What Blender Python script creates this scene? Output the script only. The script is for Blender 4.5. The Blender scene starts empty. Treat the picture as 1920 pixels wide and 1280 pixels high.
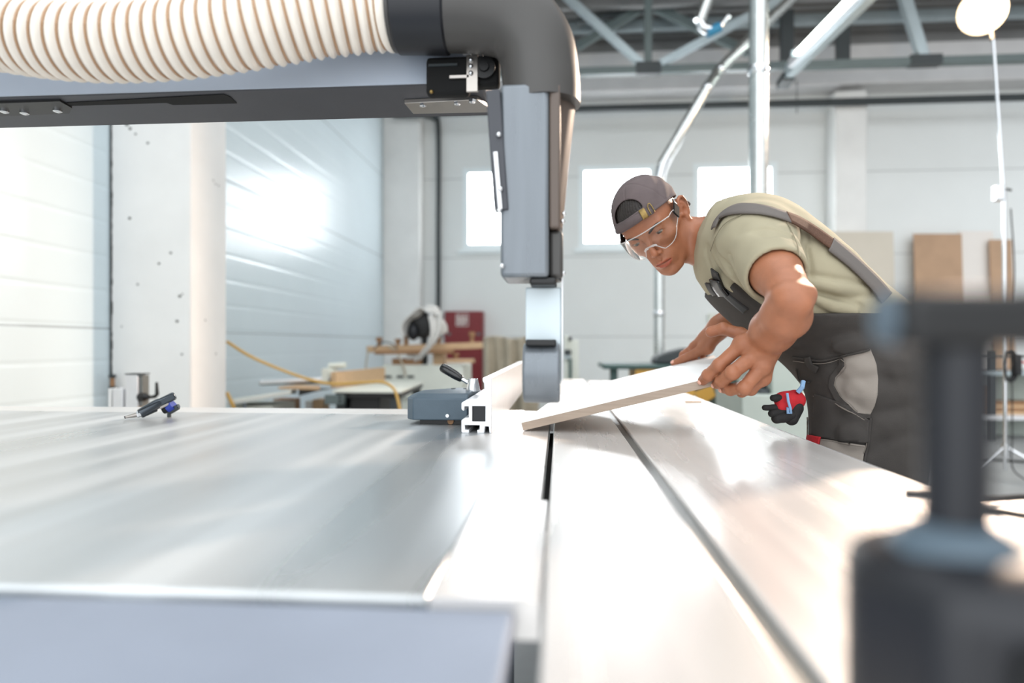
import bpy, bmesh, math, random
import numpy as np
from mathutils import Vector, Matrix
random.seed(7)
RNG = np.random.default_rng(5)
S = bpy.context.scene
COL = S.collection

# ---------------------------------------------------------------- camera
TZ = 0.875                 # table top height
CZ = TZ + 0.19             # lens height
FPX = 1200.0
TH = math.atan(88.0 / FPX)  # the camera looks a little left of the room axis
HOR = 645.0
cam = bpy.data.cameras.new('camera')
cam_o = bpy.data.objects.new('camera', cam)
COL.objects.link(cam_o)
cam.sensor_width = 36.0
cam.lens = 36.0 * FPX / 1920.0
cam.shift_y = (HOR - 640.0) / 1920.0
cam.clip_start = 0.02
cam_o.location = (0, 0, CZ)
cam_o.rotation_euler = (math.pi / 2, 0, TH)
cam.dof.use_dof = True
cam.dof.focus_distance = 1.38
cam.dof.aperture_fstop = 1.7
S.camera = cam_o

# ---------------------------------------------------------------- light
S.view_settings.view_transform = 'Standard'
S.view_settings.look = 'None'
S.view_settings.gamma = 1.0
S.view_settings.use_curve_mapping = False
S.view_settings.exposure = 0.12
w = bpy.data.worlds.new('World'); S.world = w; w.use_nodes = True
bgn = w.node_tree.nodes['Background']
bgn.inputs[0].default_value = (0.93, 0.97, 1.0, 1)
# daylight comes mostly from the big open side of the hall, up and behind the camera on the left
wt = w.node_tree
w_tc = wt.nodes.new('ShaderNodeTexCoord'); w_dot = wt.nodes.new('ShaderNodeVectorMath'); w_dot.operation = 'DOT_PRODUCT'
w_dot.inputs[1].default_value = Vector((-0.50, -0.52, 0.69)).normalized()
wt.links.new(w_tc.outputs['Generated'], w_dot.inputs[0])
w_mr = wt.nodes.new('ShaderNodeMapRange'); w_mr.interpolation_type = 'SMOOTHSTEP'
w_mr.inputs['From Min'].default_value = -0.35; w_mr.inputs['From Max'].default_value = 0.95
w_mr.inputs['To Min'].default_value = 0.45; w_mr.inputs['To Max'].default_value = 2.55
wt.links.new(w_dot.outputs['Value'], w_mr.inputs['Value']); wt.links.new(w_mr.outputs[0], bgn.inputs[1])
WINDOW_GLOW = 12.0
LAMP_POWER = 1350.0
TUBE_GLOW = 9.0

CT, ST = math.cos(TH), math.sin(TH)
def ray(px, py):
    a = (px - 960.0) / FPX; b = (HOR - py) / FPX
    return Vector((a * CT - ST, a * ST + CT, b))
CAM = Vector((0, 0, CZ))
def at(px, py, Y):
    d = ray(px, py); return CAM + d * (Y / d.y)
def atz(px, py, z):
    d = ray(px, py); return CAM + d * ((z - CZ) / d.z)
def atx(px, py, X):
    d = ray(px, py); return CAM + d * (X / d.x)
def proj(p):
    x, y, z = p[0], p[1], p[2] - CZ
    r = x * CT + y * ST; f = -x * ST + y * CT
    return (960 + FPX * r / f, HOR - FPX * z / f)

# ---------------------------------------------------------------- materials
def lin(c):
    return tuple(((v / 255.0) / 12.92 if v / 255.0 <= 0.04045 else ((v / 255.0 + 0.055) / 1.055) ** 2.4) for v in c)
def nd(nt, t, **kw):
    n = nt.nodes.new(t)
    for k, v in kw.items(): setattr(n, k, v)
    return n
def mat(name, rgb, rough=0.5, metal=0.0, noise=0.0, nscale=20.0, stretch=(1, 1, 1), bump=0.0, bscale=200.0,
        spec=0.5, sss=0.0, emit=None, estr=0.0, rnoise=0.0, coat=0.0, transm=0.0, alpha=1.0, tint=None, detail=5):
    m = bpy.data.materials.new(name); m.use_nodes = True
    nt = m.node_tree; b = nt.nodes['Principled BSDF']
    c = lin(rgb)
    b.inputs['Roughness'].default_value = rough
    b.inputs['Metallic'].default_value = metal
    b.inputs['Specular IOR Level'].default_value = spec
    b.inputs['Coat Weight'].default_value = coat
    b.inputs['Transmission Weight'].default_value = transm
    b.inputs['Alpha'].default_value = alpha
    if sss:
        b.inputs['Subsurface Weight'].default_value = sss
        b.inputs['Subsurface Radius'].default_value = (0.012, 0.005, 0.003)
        b.inputs['Subsurface Scale'].default_value = 1.0
    if emit:
        b.inputs['Emission Color'].default_value = (*lin(emit), 1)
        b.inputs['Emission Strength'].default_value = estr
    tc = nd(nt, 'ShaderNodeTexCoord'); mp = nd(nt, 'ShaderNodeMapping')
    mp.inputs['Scale'].default_value = stretch
    nt.links.new(tc.outputs['Object'], mp.inputs['Vector'])
    b.inputs['Base Color'].default_value = (*c, 1)
    nz = nd(nt, 'ShaderNodeTexNoise'); nz.inputs['Scale'].default_value = nscale
    nz.inputs['Detail'].default_value = detail
    nt.links.new(mp.outputs[0], nz.inputs['Vector'])
    rp = nd(nt, 'ShaderNodeValToRGB')
    lo = max(0, 1 - noise); hi = 1 + noise
    rp.color_ramp.elements[0].position = 0.3; rp.color_ramp.elements[1].position = 0.7
    rp.color_ramp.elements[0].color = (*[min(1, x * lo) for x in c], 1)
    rp.color_ramp.elements[1].color = (*[min(1, x * hi) for x in c], 1)
    nt.links.new(nz.outputs['Fac'], rp.inputs['Fac'])
    col_out = rp.outputs['Color']
    if tint:
        at_ = nd(nt, 'ShaderNodeAttribute', attribute_name=tint)
        mx = nd(nt, 'ShaderNodeMix', data_type='RGBA', blend_type='MULTIPLY')
        mx.inputs['Factor'].default_value = 1.0
        nt.links.new(col_out, mx.inputs['A']); nt.links.new(at_.outputs['Color'], mx.inputs['B'])
        col_out = mx.outputs['Result']
    nt.links.new(col_out, b.inputs['Base Color'])
    if rnoise:
        mr = nd(nt, 'ShaderNodeMapRange')
        mr.inputs['From Min'].default_value = 0.3; mr.inputs['From Max'].default_value = 0.7
        mr.inputs['To Min'].default_value = max(0.02, rough - rnoise); mr.inputs['To Max'].default_value = rough + rnoise
        nt.links.new(nz.outputs['Fac'], mr.inputs['Value']); nt.links.new(mr.outputs[0], b.inputs['Roughness'])
    if bump:
        n2 = nd(nt, 'ShaderNodeTexNoise'); n2.inputs['Scale'].default_value = bscale; n2.inputs['Detail'].default_value = 3
        nt.links.new(mp.outputs[0], n2.inputs['Vector'])
        bp = nd(nt, 'ShaderNodeBump'); bp.inputs['Strength'].default_value = bump; bp.inputs['Distance'].default_value = 0.002
        nt.links.new(n2.outputs['Fac'], bp.inputs['Height']); nt.links.new(bp.outputs[0], b.inputs['Normal'])
    return m
def panel_mat(name, rgb, rough, spec, rib, rib_depth, joint, joint_off, coat=0.0, metal=0.0):
    """sheet-metal sandwich panels lying flat: shallow ribs every `rib` metres, a dark joint every `joint` metres"""
    m = mat(name, rgb, rough, metal, noise=0.02, nscale=1.5, spec=spec, coat=coat)
    nt = m.node_tree; b = nt.nodes['Principled BSDF']
    g = nd(nt, 'ShaderNodeNewGeometry'); sp = nd(nt, 'ShaderNodeSeparateXYZ')
    nt.links.new(g.outputs['Position'], sp.inputs[0])
    def m2(op, a, bb):
        n = nd(nt, 'ShaderNodeMath', operation=op)
        for i, v in enumerate((a, bb)):
            if v is None: continue
            if isinstance(v, (int, float)): n.inputs[i].default_value = v
            else: nt.links.new(v, n.inputs[i])
        return n.outputs[0]
    zz = m2('ADD', sp.outputs['Z'], 24 - joint_off)
    fr = m2('MODULO', zz, rib)
    h = m2('MAXIMUM', m2('SUBTRACT', 1.0, m2('ABSOLUTE', m2('DIVIDE', m2('SUBTRACT', fr, 0.02), 0.02), None)), 0.0)
    jf = m2('MODULO', zz, joint)
    j = m2('LESS_THAN', jf, 0.012)
    hh = m2('ADD', m2('MULTIPLY', h, rib_depth), m2('MULTIPLY', j, 3.0))
    bp = nd(nt, 'ShaderNodeBump'); bp.inputs['Strength'].default_value = 1.0; bp.inputs['Distance'].default_value = 0.0024
    bp.invert = True
    nt.links.new(hh, bp.inputs['Height']); nt.links.new(bp.outputs[0], b.inputs['Normal'])
    old = b.inputs['Base Color'].links[0].from_socket
    mx = nd(nt, 'ShaderNodeMix', data_type='RGBA', blend_type='MIX')
    nt.links.new(j, mx.inputs['Factor']); nt.links.new(old, mx.inputs['A'])
    mx.inputs['B'].default_value = (*[0.6 * x for x in lin(rgb)], 1)
    nt.links.new(mx.outputs['Result'], b.inputs['Base Color'])
    return m
def clear_mat(name, tint=(250, 252, 255), gloss=0.12, rough=0.03, ior=1.45):
    m = bpy.data.materials.new(name); m.use_nodes = True; nt = m.node_tree
    nt.nodes.remove(nt.nodes['Principled BSDF'])
    out = nt.nodes['Material Output']
    tr = nd(nt, 'ShaderNodeBsdfTransparent'); tr.inputs[0].default_value = (*lin(tint), 1)
    gl = nd(nt, 'ShaderNodeBsdfGlossy'); gl.inputs['Roughness'].default_value = rough
    lw = nd(nt, 'ShaderNodeFresnel'); lw.inputs[0].default_value = ior
    ad = nd(nt, 'ShaderNodeMath', operation='ADD'); ad.inputs[1].default_value = gloss; ad.use_clamp = True
    nt.links.new(lw.outputs[0], ad.inputs[0])
    mx = nd(nt, 'ShaderNodeMixShader')
    nt.links.new(ad.outputs[0], mx.inputs[0]); nt.links.new(tr.outputs[0], mx.inputs[1]); nt.links.new(gl.outputs[0], mx.inputs[2])
    nt.links.new(mx.outputs[0], out.inputs[0])
    return m

M = dict(
    wall_panel=panel_mat('wall panel', (226, 229, 228), 0.55, 0.3, 0.15, 0.12, 1.2, 1.17),
    wall_gloss=panel_mat('glossy wall panel', (214, 228, 234), 0.27, 0.7, 0.2, 0.9, 1.2, 1.15),
    plaster=mat('white painted concrete', (232, 232, 230), 0.8, noise=0.03, nscale=4, bump=0.3, bscale=60),
    beam=mat('grey painted concrete', (205, 204, 204), 0.8, noise=0.05, nscale=3, bump=0.3, bscale=40),
    crack=mat('dark crack', (40, 42, 40), 0.9),
    stain=mat('grey plaster chip', (95, 96, 92), 0.9),
    floor=mat('grey concrete floor', (150, 152, 152), 0.55, noise=0.12, nscale=2.5, bump=0.2, bscale=30),
    roof=mat('grey roof sheet', (120, 120, 120), 0.6, noise=0.08, nscale=2),
    steel_paint=mat('grey green painted steel', (92, 104, 104), 0.45, noise=0.05, nscale=6),
    steel_light=mat('galvanised truss member', (168, 180, 184), 0.35, 0.5, noise=0.06, nscale=8),
    steel_dark=mat('dark steel', (52, 58, 60), 0.5),
    duct=mat('galvanised duct', (205, 208, 206), 0.24, 0.95, noise=0.04, nscale=14, rnoise=0.05),
    chrome=mat('polished chrome', (225, 226, 228), 0.10, 1.0),
    brass=mat('aged brass', (150, 126, 78), 0.4, 0.85, noise=0.15, nscale=120),
    cast=mat('ground cast iron', (198, 201, 202), 0.36, 0.65, noise=0.24, nscale=3.2, stretch=(3.4, 0.22, 1), rnoise=0.14, detail=1.5),
    cast_edge=mat('machined edge', (225, 225, 224), 0.35, 0.5),
    apron=mat('blue grey matte plate', (138, 148, 164), 0.55, 0.2, noise=0.06, nscale=8),
    alu=mat('anodised aluminium', (238, 233, 229), 0.26, 0.5, noise=0.015, nscale=14, stretch=(2.5, 0.2, 1), rnoise=0.03),
    alu_white=mat('matt silver aluminium', (228, 228, 230), 0.33, 0.55, noise=0.02, nscale=30),
    groove=mat('grey groove', (130, 132, 130), 0.4, 0.6, noise=0.05, nscale=30),
    black=mat('black plastic', (18, 18, 19), 0.45, noise=0.1, nscale=60),
    black_gloss=mat('glossy black plastic', (14, 15, 17), 0.25, coat=0.3),
    black_matte=mat('black void', (10, 10, 10), 0.9),
    navy=mat('dark blue grey paint', (17, 19, 26), 0.42, noise=0.06, nscale=30),
    slate=mat('slate blue paint', (78, 94, 106), 0.42, noise=0.04, nscale=40, bump=0.15, bscale=500),
    arm_face=mat('blue grey arm paint', (172, 182, 196), 0.35, 0.05, noise=0.04, nscale=8),
    arm_under=mat('charcoal arm paint', (62, 64, 70), 0.5, noise=0.05, nscale=12),
    guard=mat('grey guard sheet', (118, 124, 130), 0.3, 0.3, noise=0.08, nscale=10, stretch=(4, 4, 0.4), rnoise=0.06),
    duct_black=mat('charcoal plastic elbow', (66, 64, 62), 0.42, noise=0.05, nscale=12),
    duct_brown=mat('brown grey chute', (92, 80, 72), 0.42),
    hose=mat('cream ribbed hose', (240, 232, 220), 0.35, noise=0.04, nscale=30, sss=0.0, coat=0.3),
    coil=mat('bronze hose wire', (176, 142, 112), 0.4, 0.3),
    mdf=mat('melamine white face', (240, 240, 238), 0.45, noise=0.02, nscale=6),
    ply=mat('pale board edge', (166, 149, 134), 0.7, noise=0.10, nscale=60, stretch=(0.15, 0.15, 4)),
    wood=mat('beech wood', (196, 164, 128), 0.6, noise=0.10, nscale=14, stretch=(0.6, 4, 4)),
    wood_dark=mat('brown wood', (150, 112, 78), 0.6, noise=0.14, nscale=14, stretch=(0.6, 4, 4)),
    red=mat('dark red enamel', (122, 28, 34), 0.4, noise=0.04, nscale=6),
    sign_white=mat('white sign print', (225, 215, 210), 0.5),
    cloth_white=mat('off white cloth', (212, 210, 206), 0.9, noise=0.06, nscale=20),
    cloth_beige=mat('beige drop cloth', (172, 162, 144), 0.9, noise=0.10, nscale=9, bump=0.3, bscale=120),
    ochre=mat('ochre paint', (196, 150, 66), 0.5),
    teal=mat('dark teal paint', (62, 88, 84), 0.5),
    mach=mat('pale grey green machine paint', (172, 180, 172), 0.5, noise=0.04, nscale=8),
    mach_white=mat('off white machine paint', (215, 218, 208), 0.5, noise=0.03, nscale=8),
    mach_dark=mat('dark green machine paint', (62, 74, 70), 0.5, noise=0.06, nscale=8),
    yellow=mat('yellow air hose', (196, 156, 78), 0.4),
    sheet_beige=mat('beige sheet material', (206, 198, 184), 0.7, noise=0.03, nscale=3),
    sheet_brown=mat('brown chipboard', (178, 146, 118), 0.7, noise=0.06, nscale=5),
    sheet_white=mat('white sheet material', (226, 220, 214), 0.6),
    win_frame=mat('white window frame', (232, 240, 242), 0.4),
    pane=mat('bright daylight pane', (255, 255, 255), 0.2, emit=(247, 251, 255), estr=WINDOW_GLOW),
    tube=mat('lit tube', (255, 255, 255), 0.3, emit=(244, 255, 246), estr=TUBE_GLOW),
    bulb=mat('lit flash head', (255, 255, 255), 0.3, emit=(255, 222, 180), estr=80.0),
    blue=mat('blue plastic', (30, 120, 160), 0.4),
    blue_tool=mat('blue ring', (40, 62, 160), 0.35),
    red_cord=mat('red cable', (190, 40, 44), 0.5),
    gun=mat('gunmetal tool body', (76, 82, 88), 0.22, 0.8),
    gun_light=mat('satin steel', (176, 170, 164), 0.28, 0.9),
    acrylic=clear_mat('clear guard plate', (214, 226, 232), 0.10, 0.08),
    plate_grey=mat('pale blue guard plate', (206, 218, 223), 0.45, 0.0),
)

# ---------------------------------------------------------------- mesh helpers
class MB:
    def __init__(s): s.v = []; s.f = []
    def add(s, vs, fs):
        o = len(s.v); s.v += [tuple(p) for p in vs]; s.f += [tuple(i + o for i in f) for f in fs]; return s
    def box(s, lo, hi):
        x0, y0, z0 = lo; x1, y1, z1 = hi
        return s.add([(x0, y0, z0), (x1, y0, z0), (x1, y1, z0), (x0, y1, z0), (x0, y0, z1), (x1, y0, z1), (x1, y1, z1), (x0, y1, z1)],
                     [(0, 3, 2, 1), (4, 5, 6, 7), (0, 1, 5, 4), (1, 2, 6, 5), (2, 3, 7, 6), (3, 0, 4, 7)])
    def hexa(s, p):   # 8 corners, bottom loop then top loop
        return s.add(p, [(0, 3, 2, 1), (4, 5, 6, 7), (0, 1, 5, 4), (1, 2, 6, 5), (2, 3, 7, 6), (3, 0, 4, 7)])
    def bar(s, p0, p1, wd, ht, up=(0, 0, 1)):
        p0 = Vector(p0); p1 = Vector(p1); d = (p1 - p0).normalized(); u = Vector(up)
        x = d.cross(u)
        if x.length < 1e-4: x = d.cross(Vector((1, 0, 0)))
        x.normalize(); u = x.cross(d).normalized()
        c = []
        for p in (p0, p1):
            for sx, su in ((-1, -1), (1, -1), (1, 1), (-1, 1)):
                c.append(p + x * (sx * wd / 2) + u * (su * ht / 2))
        return s.add(c, [(0, 1, 2, 3), (7, 6, 5, 4), (0, 4, 5, 1), (1, 5, 6, 2), (2, 6, 7, 3), (3, 7, 4, 0)])
    def tube(s, pts, r, n=16, cap=True):
        pts = [Vector(p) for p in pts]; k = len(pts)
        rs = r if isinstance(r, (list, tuple, np.ndarray)) else [r] * k
        t0 = (pts[1] - pts[0]).normalized()
        a = t0.orthogonal().normalized(); vs = []
        for i in range(k):
            t = (pts[min(i + 1, k - 1)] - pts[max(i - 1, 0)]).normalized()
            a = (a - t * a.dot(t)).normalized(); b = t.cross(a)
            for j in range(n):
                an = 2 * math.pi * j / n
                vs.append(pts[i] + (a * math.cos(an) + b * math.sin(an)) * rs[i])
        fs = [(i * n + j, i * n + (j + 1) % n, (i + 1) * n + (j + 1) % n, (i + 1) * n + j) for i in range(k - 1) for j in range(n)]
        if cap: fs += [tuple(range(n - 1, -1, -1)), tuple((k - 1) * n + j for j in range(n))]
        return s.add(vs, fs)
    def lathe(s, p0, axis, prof, n=24):   # prof: list of (distance along axis, radius)
        p0 = Vector(p0); ax = Vector(axis).normalized()
        return s.tube([p0 + ax * (d + i * 1e-6) for i, (d, _) in enumerate(prof)], [r for _, r in prof], n) if False else s._lathe(p0, ax, prof, n)
    def _lathe(s, p0, ax, prof, n):
        a = ax.orthogonal().normalized(); b = ax.cross(a); vs = []
        for d, r in prof:
            for j in range(n):
                an = 2 * math.pi * j / n
                vs.append(p0 + ax * d + (a * math.cos(an) + b * math.sin(an)) * r)
        k = len(prof)
        fs = [(i * n + j, i * n + (j + 1) % n, (i + 1) * n + (j + 1) % n, (i + 1) * n + j) for i in range(k - 1) for j in range(n)]
        fs += [tuple(range(n - 1, -1, -1)), tuple((k - 1) * n + j for j in range(n))]
        return s.add(vs, fs)
    def prism(s, poly, d0, d1, fn):  # poly in 2D, fn(u, v, d) -> 3D
        n = len(poly)
        vs = [fn(u, v, d0) for u, v in poly] + [fn(u, v, d1) for u, v in poly]
        fs = [tuple(range(n))[::-1], tuple(range(n, 2 * n))] + [(i, (i + 1) % n, n + (i + 1) % n, n + i) for i in range(n)]
        return s.add(vs, fs)
    def ball(s, c, r, n=16, sc=(1, 1, 1)):
        c = Vector(c); vs = []; m = n // 2
        for i in range(1, m):
            ph = math.pi * i / m
            for j in range(n):
                an = 2 * math.pi * j / n
                vs.append(c + Vector((r * sc[0] * math.sin(ph) * math.cos(an), r * sc[1] * math.sin(ph) * math.sin(an), r * sc[2] * math.cos(ph))))
        vs.append(c + Vector((0, 0, r * sc[2]))); vs.append(c - Vector((0, 0, r * sc[2])))
        t = len(vs) - 2
        fs = [(i * n + j, (i + 1) * n + j, (i + 1) * n + (j + 1) % n, i * n + (j + 1) % n) for i in range(m - 2) for j in range(n)]
        fs += [(t, j, (j + 1) % n) for j in range(n)] + [(t + 1, (m - 2) * n + (j + 1) % n, (m - 2) * n + j) for j in range(n)]
        return s.add(vs, fs)
    def build(s, name, material, parent=None, bevel=0.0, smooth=True, seg=2, angle=0.6):
        me = bpy.data.meshes.new(name); me.from_pydata(s.v, [], s.f); me.update()
        bm = bmesh.new(); bm.from_mesh(me); bmesh.ops.recalc_face_normals(bm, faces=bm.faces); bm.to_mesh(me); bm.free()
        return finish(name, me, material, parent, bevel, smooth, seg, angle)
def finish(name, me, material, parent=None, bevel=0.0, smooth=True, seg=2, angle=0.6):
    o = bpy.data.objects.new(name, me); COL.objects.link(o)
    for mm in (material if isinstance(material, (list, tuple)) else [material]): me.materials.append(mm)
    if smooth:
        me.polygons.foreach_set('use_smooth', [True] * len(me.polygons))
        try: me.set_sharp_from_angle(angle=angle)
        except Exception: pass
    if bevel:
        b = o.modifiers.new('bevel', 'BEVEL'); b.width = bevel; b.segments = seg; b.limit_method = 'ANGLE'; b.angle_limit = 0.6
        b.harden_normals = False
    if parent is not None: set_parent(o, parent)
    return o
def set_parent(o, p):
    o.parent = p
    loc = p.location.copy() if p.parent is None else Vector((0, 0, 0))
    o.matrix_parent_inverse = Matrix.Translation(-loc)
def tag(o, label=None, cat=None, group=None, kind=None):
    if label: o['label'] = label
    if cat: o['category'] = cat
    if group: o['group'] = group
    if kind: o['kind'] = kind
    return o
def thing(name, label, cat, loc=(0, 0, 0), group=None):
    o = bpy.data.objects.new(name, None); COL.objects.link(o); o.location = loc
    o.empty_display_size = 0.05
    return tag(o, label, cat, group)
def struct(o, label=None):
    o['kind'] = 'structure'
    if label: o['label'] = label
    return o
def bez(pts, n=12):
    """Catmull-Rom through points"""
    P = [Vector(p) for p in pts]; P = [P[0] * 2 - P[1]] + P + [P[-1] * 2 - P[-2]]; out = []
    for i in range(1, len(P) - 2):
        for k in range(n):
            t = k / n; a, b, c, d = P[i - 1], P[i], P[i + 1], P[i + 2]
            out.append(0.5 * ((2 * b) + (c - a) * t + (2 * a - 5 * b + 4 * c - d) * t * t + (3 * b - a - 3 * c + d) * t ** 3))
    out.append(P[-2]); return out
# ---------------------------------------------------------------- the hall
WX, BY = -2.61, 9.65
XR = 8.2
def roof_z(y): return 5.32 + 0.2 * (BY - y)
struct(MB().box((WX - 0.15, -1.2, -0.1), (XR, BY + 0.15, 0)).build('floor', M['floor']))
struct(MB().prism([(-1.0, 0), (BY + 0.1, 0), (BY + 0.1, 5.9), (-1.0, 8.0)], WX - 0.12, WX, lambda u, v, d: (d, u, v)).build('wall_left', M['wall_gloss']))
# back wall with three window openings
wins = []
for x0, x1, y0, y1 in ((868, 1011, 318, 470), (1085, 1229, 310, 466), (1300, 1457, 303, 462)):
    a = at(x0, y0, BY); b = at(x1, y1, BY)
    zt = 0.5 * (a.z + 3.72); zb = 2.50
    wins.append((a.x, b.x, 2.50, 3.74))
xs = sorted([WX, XR] + [v for wq in wins for v in wq[:2]])
zb, zt = 2.50, 3.74
bw = MB()
bw.box((WX, BY, 0), (XR, BY + 0.15, zb)); bw.box((WX, BY, zt), (XR, BY + 0.15, 5.9))
for i in range(0, len(xs), 2): bw.box((xs[i], BY, zb), (xs[i + 1], BY + 0.15, zt))
struct(bw.build('wall_back', M['wall_panel']))
for i, (x0, x1, z0, z1) in enumerate(wins):
    p = MB().box((x0 + 0.02, BY + 0.07, z0 + 0.02), (x1 - 0.02, BY + 0.08, z1 - 0.02)).build('window_%d' % (i + 1), M['pane'])
    struct(p)
    f = MB(); fw = 0.085
    for lo, hi in (((x0, z0), (x1, z0 + fw)), ((x0, z1 - fw), (x1, z1)), ((x0, z0 + fw), (x0 + fw, z1 - fw)), ((x1 - fw, z0 + fw), (x1, z1 - fw))):
        f.box((lo[0], BY - 0.015, lo[1]), (hi[0], BY + 0.10, hi[1]))
    f.build('window_frame', M['win_frame'], p)
    MB().box((x0 - 0.06, BY - 0.05, z0 - 0.06), (x1 + 0.06, BY + 0.02, z0 - 0.002)).build('window_sill', M['win_frame'], p)
# columns
cl = MB().box((WX, 3.55, 0), (-2.12, 3.95, 6.5)).build('column_left', M['plaster'], bevel=0.012)
struct(cl)
crk = MB(); rr = random.Random(3)
zz = 0.0
while zz < 3.2:
    l = rr.uniform(0.01, 0.05); x = WX + 0.004 + rr.uniform(0, 0.006)
    crk.box((WX + 0.002, 3.546, zz), (x + 0.006, 3.551, zz + l)); zz += l * 0.92
crk.build('crack', M['crack'], cl)
chips = MB()
for px, py, r in ((238, 233, 4), (244, 241, 3), (254, 251, 2.2), (277, 268, 2.5), (243, 409, 3), (337, 555, 3), (332, 602, 3), (320, 474, 2.5), (298, 494, 2.5), (342, 551, 1.6), (258, 533, 2.2), (228, 612, 1.5), (341, 664, 2.2)):
    c = at(px, py, 3.549); r *= 3.5 / FPX
    chips.ball(c, r, 8, (1.2, 0.3, 0.9))
chips.build('chipped_spot', M['stain'], cl)
chips = MB()
for px, py in ((400, 338), (404, 345), (405, 663), (385, 600), (410, 348)):
    c = atx(px, py, -2.118); chips.ball(c, 0.006, 8, (0.2, 1, 1))
chips.build('chipped_spot', M['stain'], cl)
xc0 = at(728, 400, BY - 0.3).x; xc1 = at(787, 400, BY - 0.3).x
struct(MB().box((WX, BY - 0.3, 0), (xc1, BY, 4.62)).build('column_corner', M['plaster'], bevel=0.015))
xa, xb = at(1566, 400, BY - 0.35).x, at(1626, 400, BY - 0.35).x
struct(MB().box((xa, BY - 0.35, 0), (xb, BY, 4.62)).build('column_back', M['plaster'], bevel=0.015))
struct(MB().box((WX, BY - 0.38, 4.70), (XR, BY, 5.27)).build('beam_back', M['beam'], bevel=0.015))
# roof sheet
r = MB()
ys = np.linspace(4.6, BY, 90)
for y0, y1, k in zip(ys[:-1], ys[1:], range(99)):
    z0, z1 = roof_z(y0), roof_z(y1); d = 0.03 * (k % 2)
    r.hexa([(WX, y0, z0 + d), (XR, y0, z0 + d), (XR, y1, z1 + d), (WX, y1, z1 + d), (WX, y0, z0 + 0.1), (XR, y0, z0 + 0.1), (XR, y1, z1 + 0.1), (WX, y1, z1 + 0.1)])
struct(r.build('ceiling', M['roof'], smooth=False))
pur_lab = ['steel purlin running under the roof just above the back beam', 'steel purlin under the roof, second out from the back beam', 'steel purlin under the roof, third out from the back beam', 'steel purlin under the roof, nearest the top picture edge']
for k, y in enumerate((9.3, 8.85, 8.4, 7.7)):
    z = roof_z(y)
    tag(MB().box((WX, y - 0.05, z - 0.14), (XR, y + 0.05, z)).build('roof_purlin', M['steel_light' if k in (1,) else 'roof'], bevel=0.005), pur_lab[k], 'roof beam', 'roof purlins')

# lattice truss standing across the hall
n0 = at(1215, 132, 8.0); zb = n0.z
tr = thing('roof_truss', 'grey green steel lattice truss spanning above the three windows', 'truss', (n0.x, 8.0, zb))
MB().box((WX, 7.95, zb - 0.045), (XR, 8.05, zb + 0.045)).build('bottom_chord', M['steel_paint'], tr, bevel=0.004)
MB().box((n0.x - 0.15, 7.94, zb - 0.06), (n0.x + 0.15, 8.06, zb + 0.09)).build('gusset_plate', M['steel_dark'], tr)
zt_ = roof_z(8.0) - 0.05
MB().box((WX, 7.95, zt_ - 0.09), (XR, 8.05, zt_)).build('top_chord', M['steel_paint'], tr)
MB().bar((n0.x, 8.0, zb), (n0.x, 8.0, zt_), 0.085, 0.085, (1, 0, 0)).build('upright', M['steel_paint'], tr)
for q, mm in ((at(1060, -8, 8.0), 'steel_light'), (at(1500, -20, 8.0), 'steel_light')):
    d = (q - n0).normalized(); e = n0 + d * ((zt_ - n0.z) / d.z)
    MB().bar(n0, e, 0.09, 0.09, (0, 1, 0)).build('diagonal', M[mm], tr, bevel=0.004)
n1 = at(1733, 112, 8.0); n1.z = zb
q = at(1697, 0, 8.0); d = (q - n1).normalized(); e = n1 + d * ((zt_ - n1.z) / d.z)
MB().bar(n1, e, 0.12, 0.1, (0, 1, 0)).build('diagonal', M['steel_light'], tr, bevel=0.004)
MB().box((n1.x - 0.18, 7.94, zb - 0.05), (n1.x + 0.18, 8.06, zb + 0.07)).build('gusset_plate', M['steel_dark'], tr)
# second, darker truss behind
n2 = at(1215, 8, 8.55)
tr2 = thing('roof_truss', 'darker steel bracing crossing behind the lattice truss near the roof', 'truss', n2)
for q in (at(1082, 88, 8.55), at(1405, 100, 8.55)):
    MB().bar(n2, q, 0.10, 0.08, (0, 1, 0)).build('diagonal', M['steel_paint'], tr2)
a = at(1082, 40, 8.55); b = at(1330, 0, 8.55)
MB().bar(a, b, 0.07, 0.07, (0, 1, 0)).build('tie_bar', M['steel_dark'], tr2)
for px in (1475, 1580):
    a = at(px, 20, 8.55); b = at(px, 118, 8.55)
    MB().bar(a, b, 0.16, 0.08, (0, 1, 0)).build('hanger', M['steel_dark'], tr2)

# dark pipe along the back wall
yp = BY - 0.44
pz = at(1250, 200, yp).z
pc = at(775, 212, yp)
pts = [(XR - 0.02, yp, pz), (pc.x + 0.5, yp, pz), (pc.x + 0.25, yp, pz), (pc.x + 0.08, yp, pz + 0.02), (pc.x, yp, pz + 0.08), (pc.x - 0.05, yp, pz + 0.2), (pc.x - 0.05, yp, pz + 0.4)]
tag(MB().tube(bez(pts, 6), 0.052, 14).build('wall_pipe', M['steel_dark']), 'thick dark pipe running along the back wall under the beam', 'pipe')
q = at(822, 250, BY - 0.06)
pts = [(q.x - 0.25, BY - 0.06, at(800, 213, BY - 0.06).z), (q.x - 0.06, BY - 0.06, at(800, 222, BY - 0.06).z), (q.x, BY - 0.06, at(800, 248, BY - 0.06).z), (q.x, BY - 0.06, 2.6), (q.x, BY - 0.06, 1.2)]
tag(MB().tube(bez(pts, 8), 0.035, 12).build('downpipe', M['steel_dark']), 'slim dark pipe dropping down the back wall left of the red cabinet', 'pipe')
a = at(1494, 150, BY - 0.42); b = at(1494, 212, BY - 0.42)
tag(MB().tube([a, b], 0.006, 6).build('hanging_wire', M['steel_dark']), 'thin wire hanging down in front of the back beam', 'wire')

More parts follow.
